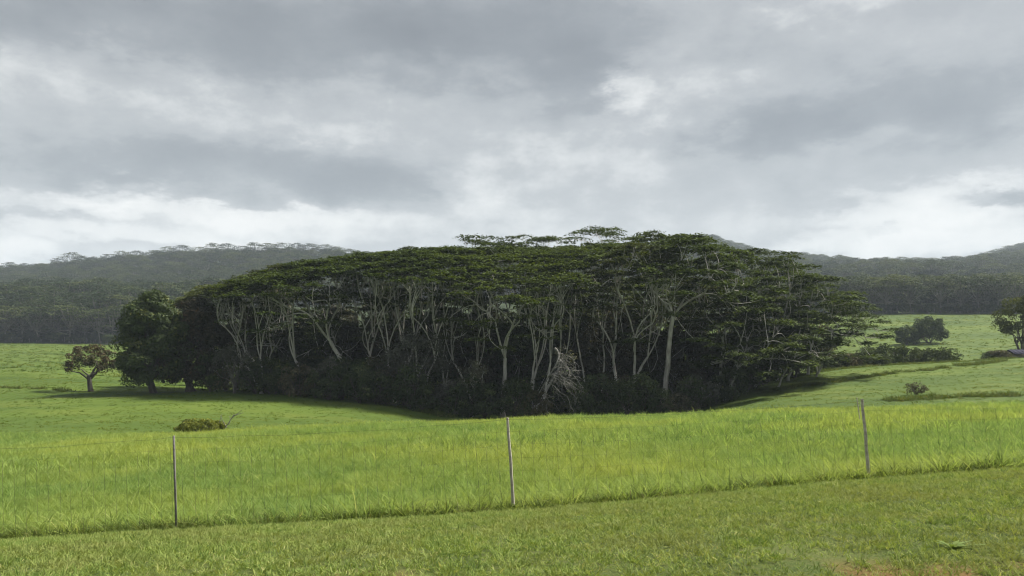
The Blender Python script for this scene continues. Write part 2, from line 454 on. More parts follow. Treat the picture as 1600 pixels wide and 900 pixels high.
M_TALL = leaf_mat('tall_grass_blade', [(0.0, (0.070, 0.130, 0.034)), (0.45, (0.182, 0.276, 0.070)), (0.85, (0.300, 0.380, 0.110)), (1.0, (0.52, 0.50, 0.22))], 0.46, ((0.42, 0.43, 0.085), 0.42), 0.075, use='rand', gloss_shift=(1.15, 1.12, 0.8))  # yellower grass patches, also standing in for sunlit streaks on the field
M_SHORT = leaf_mat('grazed_grass_blade', [(0.0, (0.052, 0.094, 0.017)), (0.6, (0.094, 0.144, 0.025)), (1.0, (0.170, 0.200, 0.042))], 0.35, ((0.175, 0.195, 0.040), 0.5), 0.05, use='rand')
M_MOWN = leaf_mat('mown_grass_blade', [(0.0, (0.068, 0.118, 0.026)), (0.5, (0.178, 0.245, 0.060)), (0.85, (0.300, 0.350, 0.110)), (1.0, (0.46, 0.43, 0.20))], 0.34, ((0.20, 0.195, 0.075), 0.4), 0.9, use='rand')
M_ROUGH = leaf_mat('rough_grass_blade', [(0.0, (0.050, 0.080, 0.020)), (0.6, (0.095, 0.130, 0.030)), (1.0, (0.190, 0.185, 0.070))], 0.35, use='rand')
M_WEED = leaf_mat('weed_leaf', [(0.0, (0.12, 0.18, 0.05)), (1.0, (0.27, 0.35, 0.11))], 0.3)

# ------------------------------------------------------------------ the setting: one sheet of land cut into lawn, pasture and hills
TH = np.concatenate([np.linspace(-math.pi, -0.95, 26)[:-1], np.linspace(-0.95, 0.95, 261), np.linspace(0.95, math.pi, 26)[1:]])
def ring_xy(dw):
    cs = np.cos(np.minimum(np.abs(TH), A0)); r = np.full_like(TH, dw) / cs
    for _ in range(12):
        x, y = r * np.sin(TH), r * np.cos(TH)
        r = r + (dw - depth_of(x, y)) / cs
    r = np.maximum(r, 0.02)
    return r * np.sin(TH), r * np.cos(TH)
def land(name, rows, mat):
    Vs = []
    for d in rows:
        x, y = ring_xy(d); Vs.append(np.stack([x, y, height(x, y)], 1))
    n = len(TH); k = len(rows)
    i = np.arange(k - 1)[:, None] * n; j = np.arange(n - 1)[None, :]
    Q = np.stack([i + j + 1, i + j, i + n + j, i + n + j + 1], -1).reshape(-1, 4)
    Vv = np.concatenate(Vs)
    # close the seam straight behind the camera
    seam = np.arange(k) * n
    Vv[seam + n - 1] = Vv[seam]
    o = link(name, mesh_of(name, Vv, Q[:, ::-1], mat, smooth=True))
    return tag(o, kind='structure')
land('lawn', np.concatenate([[0.3, 0.8, 1.5, 2.5], np.linspace(3.2, 11.8, 44)]), M_LAWN)
land('pasture', np.concatenate([np.linspace(11.8, 14, 12), np.geomspace(14, 350, 170)[1:]]), M_PAST)
land('hills', np.geomspace(350, 4500, 120), M_HILL)

# ------------------------------------------------------------------ scattering by geometry nodes (grass, far forest)
def scatter(name, P, rot, scl, idx, sources, label, cat):
    me = bpy.data.meshes.new(name)
    n = len(P); me.vertices.add(n); me.vertices.foreach_set('co', np.asarray(P, np.float32).ravel())
    a = me.attributes.new('rot', 'FLOAT_VECTOR', 'POINT'); a.data.foreach_set('vector', np.asarray(rot, np.float32).ravel())
    a = me.attributes.new('scl', 'FLOAT_VECTOR', 'POINT'); a.data.foreach_set('vector', np.asarray(scl, np.float32).ravel())
    a = me.attributes.new('pick', 'INT', 'POINT'); a.data.foreach_set('value', np.asarray(idx, np.int32))
    me.update()
    coll = bpy.data.collections.new(name + '_kinds')
    for s in sources: coll.objects.link(s)
    ng = bpy.data.node_groups.new(name, 'GeometryNodeTree')
    ng.interface.new_socket('Geometry', in_out='INPUT', socket_type='NodeSocketGeometry')
    ng.interface.new_socket('Geometry', in_out='OUTPUT', socket_type='NodeSocketGeometry')
    gi = ng.nodes.new('NodeGroupInput'); go = ng.nodes.new('NodeGroupOutput')
    ci = ng.nodes.new('GeometryNodeCollectionInfo'); ci.inputs['Collection'].default_value = coll
    ci.inputs['Separate Children'].default_value = True; ci.inputs['Reset Children'].default_value = True
    ip = ng.nodes.new('GeometryNodeInstanceOnPoints'); ip.inputs['Pick Instance'].default_value = True
    def attr(nm, ty):
        q = ng.nodes.new('GeometryNodeInputNamedAttribute'); q.data_type = ty; q.inputs['Name'].default_value = nm
        return [s for s in q.outputs if s.enabled][0]
    L = ng.links
    L.new(gi.outputs[0], ip.inputs['Points']); L.new(ci.outputs[0], ip.inputs['Instance'])
    L.new(attr('pick', 'INT'), ip.inputs['Instance Index'])
    L.new(attr('rot', 'FLOAT_VECTOR'), ip.inputs['Rotation'])
    L.new(attr('scl', 'FLOAT_VECTOR'), ip.inputs['Scale'])
    L.new(ip.outputs[0], go.inputs[0])
    o = link(name, me)
    md = o.modifiers.new('scatter', 'NODES'); md.node_group = ng
    return tag(o, label, cat, kind='stuff')

def clump(name, nb, lmin, lmax, wmin, wmax, spread, lean, curl, mat, seed, seg=3):
    r = np.random.default_rng(seed); g = Geo()
    for k in range(nb):
        a = r.uniform(0, 6.283); rad = spread * math.sqrt(r.uniform())
        b = np.array([math.cos(a), math.sin(a), 0]) * rad
        az2 = a + r.normal(0, 1.0); h = np.array([math.cos(az2), math.sin(az2), 0])
        L = r.uniform(lmin, lmax); w = r.uniform(wmin, wmax)
        ang = r.uniform(lean * 0.3, lean); P = [b.copy()]
        for s in range(seg):
            P.append(P[-1] + (h * math.sin(ang) + np.array([0, 0, math.cos(ang)])) * L / seg)
            ang = min(ang + r.uniform(0.3, 1.0) * curl, 2.6)
        P = np.array(P)
        ts = a + r.uniform(0, 3.1); side = np.array([math.cos(ts), math.sin(ts), 0])
        ww = w * np.array([0.7, 1.0, 0.75, 0.08])[:seg + 1] if seg == 3 else w * np.linspace(1, 0.1, seg + 1)
        Vv = np.concatenate([P - side * ww[:, None] / 2, P + side * ww[:, None] / 2])
        m = seg + 1
        g.add(Vv, [[i, i + 1, m + i + 1, m + i] for i in range(seg)], r.uniform())
    return bpy.data.objects.new(name, g.mesh(name, mat))

def points(n, d0, d1, u0, u1, rng, power=1.0):
    d = np.sqrt(rng.uniform(d0 ** 2, d1 ** 2, n)) if power == 1.0 else d0 * (d1 / d0) ** rng.uniform(0, 1, n)
    u = rng.uniform(u0, u1, n)
    return u * d, d

def scatter_pts(name, x, y, kinds, smin, smax, label, cat, rng, tilt=0.12, sink=0.01, mod=None):
    z = height(x, y) - sink
    n = len(x); s = rng.uniform(smin, smax, n)
    if mod is not None: s = s * mod
    rot = np.stack([rng.normal(0, tilt, n), rng.normal(0, tilt, n), rng.uniform(0, 6.283, n)], 1)
    return scatter(name, np.stack([x, y, z], 1), rot, np.stack([s, s, s * rng.uniform(0.8, 1.2, n)], 1), rng.integers(0, len(kinds), n), kinds, label, cat)

r = np.random.default_rng(21)
mown = [clump('mown_clump', 26, 0.03, 0.072, 0.004, 0.009, 0.075, 1.2, 0.5, M_MOWN, 100 + i, 3) for i in range(8)]
x, y = points(30000, 3.6, 12.6, -0.95, 0.95, r)
dwv = depth_of(x, y); keep = dwv < 11.85
bare = wave(x, y, 2.3, 31) * np.clip((6.0 - dwv) / 1.0, 0.35, 1) + 0.4 * wave(x, y, 0.8, 32)
keep &= r.uniform(size=len(x)) > np.clip((bare - 0.25) * 1.6 + np.clip((5.6 - dwv) * 0.25, 0, 0.3), 0, 0.8)
x, y = x[keep], y[keep]
scatter_pts('lawn_grass', x, y, mown, 0.65, 1.15, 'mown lawn grass covering the slope in front of the wire fence', 'grass', r, 0.25, 0.004)

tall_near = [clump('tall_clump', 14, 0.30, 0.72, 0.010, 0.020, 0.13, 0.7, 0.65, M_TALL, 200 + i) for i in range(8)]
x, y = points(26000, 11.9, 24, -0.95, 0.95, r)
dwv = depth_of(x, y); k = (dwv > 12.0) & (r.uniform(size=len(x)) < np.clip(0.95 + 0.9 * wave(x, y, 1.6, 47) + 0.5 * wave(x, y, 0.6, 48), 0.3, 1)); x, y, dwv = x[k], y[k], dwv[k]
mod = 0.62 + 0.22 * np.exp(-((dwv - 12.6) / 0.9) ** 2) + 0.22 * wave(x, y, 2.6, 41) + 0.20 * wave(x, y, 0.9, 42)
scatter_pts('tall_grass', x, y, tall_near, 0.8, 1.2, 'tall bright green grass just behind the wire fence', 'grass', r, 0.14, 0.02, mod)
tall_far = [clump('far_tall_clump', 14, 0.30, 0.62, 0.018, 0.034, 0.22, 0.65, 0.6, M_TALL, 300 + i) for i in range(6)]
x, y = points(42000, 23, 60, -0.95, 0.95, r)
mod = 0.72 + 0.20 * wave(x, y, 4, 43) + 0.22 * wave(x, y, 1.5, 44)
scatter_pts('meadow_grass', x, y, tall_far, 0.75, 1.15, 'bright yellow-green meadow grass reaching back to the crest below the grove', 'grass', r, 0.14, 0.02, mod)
short = [clump('grazed_clump', 12, 0.10, 0.26, 0.03, 0.06, 0.30, 0.8, 0.5, M_SHORT, 400 + i) for i in range(6)]
x, y = points(30000, 58, 150, -0.85, 0.85, r)
mod = 0.9 + 0.5 * wave(x, y, 6, 45)
scatter_pts('pasture_grass', x, y, short, 0.5, 0.95, 'short grazed grass on the rolling pasture round the grove', 'grass', r, 0.14, 0.02, mod)
tuss = [clump('tussock_clump', 14, 0.2, 0.5, 0.08, 0.16, 0.6, 0.8, 0.5, M_SHORT, 450 + i) for i in range(5)]
x, y = points(16000, 150, 352, -0.85, 0.85, r)
scatter_pts('far_pasture_grass', x, y, tuss, 0.6, 1.3, 'grass tufts on the far pasture below the forest', 'grass', r, 0.14, 0.02, 0.9 + 0.5 * wave(x, y, 12, 46))
edge_kinds = [clump('edge_clump', 18, 0.15, 0.36, 0.008, 0.015, 0.14, 1.0, 0.7, M_ROUGH, 350 + i) for i in range(5)]  # darker blade colour paints in the shade band behind the lawn edge
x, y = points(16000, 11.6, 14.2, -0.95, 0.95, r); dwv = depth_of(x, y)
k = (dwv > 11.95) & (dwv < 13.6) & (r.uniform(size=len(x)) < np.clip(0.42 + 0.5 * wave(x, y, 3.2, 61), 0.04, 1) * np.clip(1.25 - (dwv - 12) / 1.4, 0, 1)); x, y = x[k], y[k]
scatter_pts('fence_shade_grass', x, y, edge_kinds, 0.7, 1.2, 'coarse grass matted along the foot of the wire fence, coloured darker for shade', 'grass', r, 0.2, 0.02)
# rough dark grass along the old terrace lines on the right slope and the edge of the grove
LINES = [([(1195, 100), (1300, 103), (1335, 108), (1400, 114), (1480, 119), (1570, 127)], 0.6, 800), ([(1075, 99), (1180, 121), (1300, 133), (1400, 134), (1500, 134), (1590, 134)], 0.9, 1500),
         ([(1385, 81), (1440, 83), (1500, 84), (1600, 82), (1680, 80)], 0.7, 600), ([(455, 107.5), (560, 104), (640, 98), (700, 93)], 0.9, 900), ([(1000, 92), (1080, 97)], 1.2, 300),
         ([(-200, 118), (40, 112), (110, 108)], 0.6, 300)]
xs, ys = [], []
for pts, wd, n in LINES:
    p = np.array([[(a - 800) / FPX * d, d] for a, d in pts]); L = np.concatenate([[0], np.cumsum(np.linalg.norm(np.diff(p, axis=0), axis=1))])
    s = r.uniform(0, L[-1], n)
    keep = wave(s, s * 0.3, 9, 51) > -0.35; s = s[keep]
    xs.append(np.interp(s, L, p[:, 0]) + r.normal(0, wd * 0.5, len(s))); ys.append(np.interp(s, L, p[:, 1]) + r.normal(0, wd, len(s)))
x, y = np.concatenate(xs), np.concatenate(ys)
rough = [clump('rough_clump', 18, 0.25, 0.6, 0.03, 0.06, 0.25, 0.9, 0.6, M_ROUGH, 480 + i) for i in range(5)]
scatter_pts('rough_grass', x, y, rough, 0.6, 1.5, 'dark rough grass along the terrace lines and the edge of the grove', 'grass', r, 0.2, 0.03)

# ------------------------------------------------------------------ trees
def bez(p0, p1, p2, n):
    t = np.linspace(0, 1, n)[:, None]
    return (1 - t) ** 2 * p0 + 2 * t * (1 - t) * p1 + t * t * p2

def grow(geo, start, sdir, tips, rad, rng, level, ends, sides=6):
    c = tips.mean(0)
    if len(tips) <= 2:
        for tp in tips:
            L = np.linalg.norm(tp - start)
            mid = start + sdir * L * 0.45 + rng.normal(0, 0.06, 3) * L
            n = 5
            tube(geo, bez(start, mid, tp, n), np.linspace(max(rad * 0.8, 0.05), 0.035, n), 4)
        return
    v = c - start; L = np.linalg.norm(v)
    f = rng.uniform(0.42, 0.62)
    end = start + v * f + rng.normal(0, 0.07, 3) * L
    mid = start + sdir * L * f * 0.5 + rng.normal(0, 0.05, 3) * L
    r1 = rad * 0.84
    n = 6
    if level == 0:                                   # the trunk forks straight into spreading limbs
        end, r1, nd = start, rad, sdir
    else:
        path = bez(start, mid, end, n)
        tube(geo, path, np.linspace(rad, r1, n), sides)
        nd = unit(end - mid)
    q = tips - c
    if level == 0 and len(tips) > 12:                # first fork: several limbs by direction
        kk = int(rng.integers(3, 6)) if len(tips) > 34 else 3; a = np.arctan2(q[:, 1], q[:, 0]) + rng.uniform(0, 6.28)
        grp = np.floor((a % 6.2832) / 6.2832 * kk).astype(int)
    else:
        w = np.linalg.svd(q * np.array([1, 1, 0.8]), full_matrices=False)[2][0]
        s = q @ w; grp = (s > np.quantile(s, rng.uniform(0.38, 0.62))).astype(int)
    for g in np.unique(grp):
        tt = tips[grp == g]
        share = len(tt) / len(tips)
        grow(geo, end, unit(nd * 0.6 + unit(tt.mean(0) - end) * 0.7), tt, max(0.055, r1 * share ** (0.42 if level == 0 else 0.34)), rng, level + 1, ends, 5 if level < 2 else 4)

ENV = np.array([(180, 525), (290, 470), (330, 453), (400, 430), (450, 415), (500, 405), (560, 398), (620, 393), (680, 388), (730, 386), (800, 390), (900, 388), (1000, 372), (1100, 368)], float)
def envelope(x, y):
    """height of the grove's common canopy roof"""
    z = zpy(np.interp(800 + x / 118 * FPX, ENV[:, 0], ENV[:, 1]), 118)
    return z - 7.5 * np.clip((118 - y) / 24, 0, 1.3) ** 1.7 + 0.07 * np.clip(y - 118, 0, 40) + 0.35 * wave(x, y, 9, 71)

def umbrella_tree(px, d, cpx, top_py, rpx, label, seed, trunk_r=0.38, fork=0.34, dome=0.34, ntips=None, low=0.25, density=1.0, leaf=M_UMB, bark=M_BARK, group=None, depth_squash=1.0, stems=1, env=False):
    rng = np.random.default_rng(seed)
    base = at(px, d)
    R = rpx / FPX * d; top = zpy(top_py, d); Hh = top - base[2]
    C = np.array([(cpx - 800) / FPX * d, d + rng.uniform(-1, 1), 0])
    n = ntips or int(np.clip(R * R * 0.95, 34, 130)); trunk_r *= 0.72
    i = np.arange(n); rr = np.sqrt((i + 0.6) / n); aa = i * 2.39996 + rng.uniform(0, 6.28)
    rr = rr * rng.uniform(0.88, 1.08, n)
    drop = dome * Hh * rr ** 2.0
    lowm = (rng.uniform(size=n) < low) & (rr > 0.35)
    drop = drop + lowm * rng.uniform(0.10, 0.40, n) * Hh + rng.normal(0, 0.018, n) * Hh
    tips = np.stack([C[0] + R * rr * np.cos(aa), C[1] + R * rr * np.sin(aa) * depth_squash, top - 0.35 - np.maximum(drop, 0)], 1)
    if env:
        tips[:, 2] = envelope(tips[:, 0], tips[:, 1]) - 0.3 - lowm * rng.uniform(0.08, 0.3, n) * Hh - rng.uniform(0, 0.6, n)
        Hh = envelope(C[0], C[1]) - base[2]
    tips += rng.normal(0, 0.2, tips.shape)
    tips[:, 2] = np.maximum(tips[:, 2], height(tips[:, 0], tips[:, 1]) + 3.0)
    root = thing('umbrella_tree', label, 'tree', tuple(base), group)
    g = Geo()
    ang = (np.arctan2(tips[:, 1] - C[1], tips[:, 0] - C[0]) + rng.uniform(0, 6.28)) % 6.2832
    part = np.floor(ang / 6.2832 * stems).astype(int) if stems > 1 else np.zeros(n, int)
    for sgrp in range(stems):
        tt = tips[part == sgrp]
        if len(tt) == 0: continue
        cc = tt.mean(0); tr = trunk_r * (1.0 if stems == 1 else 0.85 / math.sqrt(stems) * rng.uniform(0.9, 1.3))
        lean = 0.45 if stems == 1 else 0.7
        fk = np.array([base[0] + (cc[0] - base[0]) * lean, base[1] + (cc[1] - base[1]) * 0.3, base[2] + Hh * fork * rng.uniform(0.9, 1.15)])
        p0 = base + np.array([rng.normal(0, 0.5), rng.normal(0, 0.4), 0]) * (stems > 1) - np.array([0, 0, 0.3])
        mid = p0 + (fk - p0) * 0.5 + np.array([rng.normal(0, 0.03) * Hh - (cc[0] - base[0]) * 0.08, 0, 0])
        path = bez(p0, mid, fk, 9); path[1:-1] += rng.normal(0, 0.07, (7, 3)) * np.array([1, 1, 0])
        rad = np.linspace(tr, tr * 0.72, 9); rad[0] *= 1.5; rad[1] *= 1.1
        tube(g, path, rad, 8)
        grow(g, fk, unit(fk - mid), tt, tr * 0.76, rng, 0, None)
    me = g.mesh('trunk', bark, True); me.transform(__import__('mathutils').Matrix.Translation(-bpy_vec(base)))
    link('trunk', me, root)
    # crown: flat sprays of leaves, one at every twig end
    g = Geo()
    pr = R * 1.5 / math.sqrt(n) * rng.uniform(0.8, 1.3, n)
    for k in range(n):
        m = int(185 * density * (pr[k] / 1.5) ** 1.6 * rng.uniform(0.7, 1.3))
        if env and lowm[k]: m = int(m * 0.5)
        m = max(m, 20)
        a = rng.uniform(0, 6.283, m); q = pr[k] * np.sqrt(rng.uniform(0, 1, m))
        lob = 1 + 0.28 * np.sin(a * 3 + k) + 0.15 * np.sin(a * 7 + 2 * k)
        q = q * lob
        Cc = tips[k] + np.stack([q * np.cos(a), q * np.sin(a), 0.30 - 0.22 * (q / pr[k]) ** 2 * pr[k] * 0.6 + rng.normal(0, 0.13, m)], 1)
        N = unit(np.stack([rng.normal(0, 0.33, m), rng.normal(0, 0.33, m), np.ones(m)], 1))
        L = rng.uniform(0.32, 0.64, m)
        leaves(g, Cc, N, L, L * rng.uniform(0.35, 0.6, m), rng, np.clip(rng.normal(0.5, 0.22, m) + rng.normal(0, 0.12), 0, 1))
    me = g.mesh('crown', leaf); me.transform(__import__('mathutils').Matrix.Translation(-bpy_vec(base)))
    link('crown', me, root)
    return root

import mathutils
def bpy_vec(v): return mathutils.Vector((float(v[0]), float(v[1]), float(v[2])))

def lumps(geo, cen, rad, per, lmin, lmax, rng, flat=0.8, asp=0.4, inner=0.72, jitter=0.5, droop=0.35):
    for c, ra in zip(cen, rad):
        m = max(10, int(per * rng.uniform(0.8, 1.2)))
        D = unit(rng.normal(size=(m, 3)) + np.array([0, 0, 0.35]))
        C = c + D * ra * rng.uniform(inner, 1.08, (m, 1)) * np.array([1, 1, flat])
        N = unit(D + rng.normal(0, jitter, (m, 3)))
        L = rng.uniform(lmin, lmax, m)
        leaves(geo, C, N, L, L * asp * rng.uniform(0.8, 1.3, m), rng, np.clip(rng.normal(0.40, 0.18, m) + rng.normal(0, 0.17), 0, 1), droop)

def shell_points(n, shape, rng, zmin=-0.7):
    """points spread through an ellipsoid's outer half"""
    D = unit(rng.normal(size=(n * 3, 3))); D = D[D[:, 2] > zmin][:n]
    return D * np.asarray(shape) * (rng.uniform(0.35, 1.0, (len(D), 1)) ** 0.45)

def dome_points(n, R, z0, z1, rng):
    """points near the skin of a broad dome that hangs almost to the ground"""
    h = rng.uniform(0, 1, n); a = rng.uniform(0, 6.283, n)
    q = R * np.sqrt(np.clip(1 - h ** 3.2, 0.04, 1)) * (0.88 + 0.12 * np.sin(3 * a + 4 * h)) * np.where(h < 0.15, 0.9, 1.0) * rng.uniform(0.62, 1.0, n)
    return np.stack([q * np.cos(a), q * np.sin(a), z0 + (z1 - z0) * h], 1)

def leafy(name, label, cat, loc, shape, cz, nl, lr, per, lsize, leaf, bark, seed, trunk_r=0.12, group=None, nstems=3, flat=0.8, asp=0.4, zmin=-0.7, hidden_trunk=False, jitter=0.5, stem_name='trunk', crown_name='crown', wob=0.10, dome=None):
    """a tree or shrub with a lumpy leafy crown: shape = half sizes, cz = height of its middle"""
    rng = np.random.default_rng(seed)
    root = thing(name, label, cat, tuple(loc), group)
    cen = shell_points(nl, shape, rng, zmin) * (1 + rng.normal(0, wob, (1, 3))) + np.array([0, 0, cz])
    if dome: cen = dome_points(nl, *dome, rng)
    rad = lr * rng.uniform(0.65, 1.3, len(cen))
    g = Geo()
    for s in range(nstems):
        k = rng.integers(len(cen)) if nstems > 1 else 0
        tgt = cen[rng.choice(len(cen), min(6, len(cen)), replace=False)]
        fk = np.array([rng.normal(0, 0.12) * shape[0], rng.normal(0, 0.12) * shape[1], max(0.25, (cz - shape[2]) * 0.9 + 0.25 * shape[2] * rng.uniform(0.2, 1))])
        b = np.array([rng.normal(0, 0.5) * trunk_r * (s > 0) * 2, rng.normal(0, 0.5) * trunk_r * (s > 0) * 2, -0.25])
        P = bez(b, (b + fk) / 2 + rng.normal(0, 0.04, 3) * shape[2], fk, 6)
        tube(g, P, trunk_r * np.array([1.45, 1.1, 1, 0.95, 0.9, 0.85]), 7)
        for t in tgt:
            st = b + (fk - b) * rng.uniform(0.7, 1.0)
            Q = bez(st, (st + t) / 2 + np.array([0, 0, 0.1 * shape[2]]) + rng.normal(0, 0.14, 3) * shape[2], t, 8); Q[1:-1] += rng.normal(0, 0.035, (6, 3)) * shape[2]
            tube(g, Q, np.linspace(trunk_r * 0.5, 0.025, 8), 5)
    link(stem_name, g.mesh(stem_name, bark, True), root)
    g = Geo()
    lumps(g, cen, rad, per, lsize * 0.7, lsize * 1.3, rng, flat, asp, jitter=jitter)
    link(crown_name, g.mesh(crown_name, leaf), root)
    return root

GROVE = [  # trunk px, distance, crown px, crown top py, crown half width px, label, options
    (336, 114, 330, 452, 58, 'brownish umbrella tree rising directly behind the mango trees at the grove end', dict(trunk_r=0.26, leaf=M_UMB2)),
    (418, 111, 388, 428, 76, 'low spreading umbrella tree above the grey shrub at the grove end', dict(stems=3, trunk_r=0.34, leaf=M_UMB2, low=0.15)),
    (556, 105, 468, 412, 98, 'umbrella tree with thick pale trunk leaning hard toward the mango trees', dict(trunk_r=0.50, fork=0.40, low=0.2, dome=0.24)),
    (572, 110, 582, 402, 84, 'upright pale-trunked umbrella tree just behind the strongly leaning trunk', dict(stems=2, trunk_r=0.42, low=0.22, dome=0.26)),
    (640, 112, 655, 399, 78, 'umbrella tree with forked pale limbs above the grey leafy thicket', dict(stems=2, trunk_r=0.40, low=0.22, dome=0.26)),
    (700, 104, 694, 478, 48, 'short thin umbrella tree with two kinked pale stems before the big central tree', dict(stems=2, trunk_r=0.26, fork=0.4, leaf=M_UMB2, low=0.0, density=0.6)),
    (786, 101, 792, 404, 122, 'large central umbrella tree with wide fan of pale limbs and straight trunk', dict(trunk_r=0.46, fork=0.40, low=0.22, dome=0.26)),
    (930, 108, 918, 396, 78, 'tall slim umbrella tree behind the fallen dead limb', dict(stems=2, trunk_r=0.34, fork=0.5)),
    (978, 104, 990, 384, 82, 'umbrella tree with a cluster of grey stems beside the thick leaning pale trunk', dict(stems=3, trunk_r=0.62, fork=0.32, leaf=M_UMB2, density=0.75, low=0.22, dome=0.26)),
    (478, 106, 442, 420, 62, 'slender umbrella tree with several thin splayed stems above the very dark shrub', dict(trunk_r=0.36, fork=0.26, low=0.25, stems=1)),
    (612, 105, 628, 400, 70, 'umbrella tree with V-forked stems between the leaning trunk and the grey bushy tree', dict(trunk_r=0.44, fork=0.26, low=0.2, stems=2)),
    (735, 105, 724, 400, 66, 'umbrella tree with slanting limbs just beside the large central umbrella tree', dict(trunk_r=0.40, fork=0.28, low=0.2, stems=2)),
    (838, 107, 862, 400, 70, 'umbrella tree with long slanting limb rising over the fallen dead limb', dict(trunk_r=0.42, fork=0.30, low=0.08, stems=2)),
    (412, 104, 384, 436, 52, 'thin pale stems splaying low beside the pale grey shrub at the grove end', dict(trunk_r=0.36, fork=0.28, low=0.1, stems=2, density=0.6)),
    (668, 100, 662, 424, 56, 'front umbrella tree whose pale limbs rise out of the grey bushy tree', dict(trunk_r=0.40, fork=0.34, low=0.15, stems=2, density=0.6)),
    (838, 100, 850, 420, 58, 'front umbrella tree with slanting pale limbs directly above the dead limb', dict(trunk_r=0.38, fork=0.34, low=0.15, stems=2, density=0.6)),
    (1036, 102, 1070, 374, 104, 'tall umbrella tree with smooth thick pale trunk at the open grove edge', dict(trunk_r=0.56, fork=0.50, low=0.25)),
    (1120, 106, 1142, 390, 84, 'many-layered umbrella tree next to the smooth pale trunk tree', dict(trunk_r=0.36, low=0.55)),
    (1180, 110, 1214, 394, 78, 'umbrella tree with loose ragged top against the far hill', dict(trunk_r=0.34, low=0.6, density=0.8, dome=0.5)),
    (1232, 112, 1276, 426, 80, 'umbrella tree with flat dark layers stretching out over the sloping field', dict(trunk_r=0.30, low=0.6, dome=0.5)),
    (1275, 115, 1334, 468, 54, 'outermost small umbrella tree with thin wisps of foliage before the far field', dict(trunk_r=0.20, low=0.4, density=0.7)),
    (1132, 100, 1175, 478, 82, 'low umbrella tree with drooping green layers at the edge of the sloping field', dict(trunk_r=0.26, low=0.6, dome=0.5)),
    (1215, 105, 1250, 508, 58, 'lowest umbrella tree of the layered edge beside the sloping field shrubs', dict(trunk_r=0.2, low=0.5, dome=0.5)),
]
k = 0
for px, d, cpx, tpy, rpx, lab, op in GROVE:
    umbrella_tree(px, d, cpx, tpy, rpx, lab, 1000 + k, env=cpx < 930 and tpy < 470, **op); k += 1
BACK = [(350, 124, 346, 432, 66), (432, 126, 424, 409, 82), (505, 128, 508, 398, 88), (602, 130, 606, 393, 90), (690, 128, 690, 386, 78),
        (800, 124, 800, 392, 88), (890, 122, 890, 390, 80), (1005, 128, 1012, 364, 78), (1082, 126, 1080, 368, 84), (1164, 126, 1172, 392, 62), (1222, 128, 1224, 404, 48), (1262, 126, 1284, 452, 56)]
for px, d, cpx, tpy, rpx in BACK:
    umbrella_tree(px, d, cpx, tpy, rpx, 'umbrella tree in the inner rows of the grove, only its crown top showing', 1000 + k, group='inner trees of the grove', low=0.2, dome=0.3, env=cpx < 930); k += 1
for px, d, cpx, tpy, rpx in [(372, 117, 360, 470, 52), (455, 116, 440, 458, 62), (520, 114, 512, 452, 66), (610, 118, 612, 446, 66), (668, 117, 676, 456, 60), (735, 116, 738, 448, 62),
                             (845, 113, 850, 450, 66), (900, 116, 905, 446, 60), (960, 115, 955, 440, 62), (1020, 116, 1024, 436, 64), (1095, 113, 1100, 436, 68), (1160, 114, 1165, 440, 62), (1215, 117, 1218, 462, 52),
                             (390, 126, 385, 448, 62), (470, 128, 466, 434, 70), (548, 128, 546, 426, 74), (630, 130, 628, 422, 74), (715, 130, 712, 420, 74), (775, 128, 778, 428, 70), (868, 128, 866, 424, 74), (930, 128, 930, 420, 70), (1050, 126, 1050, 408, 74), (1120, 126, 1120, 414, 70)]:
    umbrella_tree(px, d, cpx, tpy, rpx, 'lower umbrella tree standing in the shade of the taller grove trees', 1000 + k, group='lower inner trees of the grove', low=0.6, dome=0.5, trunk_r=0.26, leaf=M_UMB2 if k % 2 else M_UMB); k += 1
for px, d, cpx, tpy, rpx, lab in [(752, 140, 752, 370, 66, 'thin flat-topped umbrella tree above the grove, with sky showing under its crown'),
                                  (846, 142, 842, 369, 70, 'middle one of three gappy umbrella crowns rising above the grove top'),
                                  (948, 138, 948, 356, 72, 'highest umbrella crown of the grove, open and layered against the cloud')]:
    umbrella_tree(px, d, cpx, tpy, rpx, lab, 1000 + k, low=0.5, dome=0.10, density=0.7, ntips=44); k += 1

# mango trees and the small field tree
b = at(240, 104.5)
mg = leafy('mango_tree', 'big dense round dark-green mango tree with short stout trunk on the pasture', 'tree', b, (4.2, 4.2, 6.3), 8.5, 210, 1.2, 220, 0.46, M_MANGO, M_BARKD, 501, 0.50, nstems=1, flat=0.8, asp=0.38, dome=(4.7, 2.0, 13.6), jitter=0.35)
b = at(302, 108)
leafy('mango_tree', 'mango tree with reddish brown leaves squeezed between the round mango tree and grove', 'tree', b, (3.9, 3.9, 5.6), 7.6, 120, 1.2, 200, 0.48, M_MANGO_RED, M_BARKD, 502, 0.42, nstems=2, flat=0.8, asp=0.38, dome=(4.8, 1.9, 12.6), jitter=0.35)
b = at(142, 108.5)
leafy('field_tree', 'small lone tree with crooked trunk and ragged crown standing on the open pasture', 'tree', b, (3.5, 3.0, 2.3), 4.5, 50, 0.62, 90, 0.32, M_MANGO_RED, M_BARKD, 508, 0.34, nstems=1, zmin=-0.6)

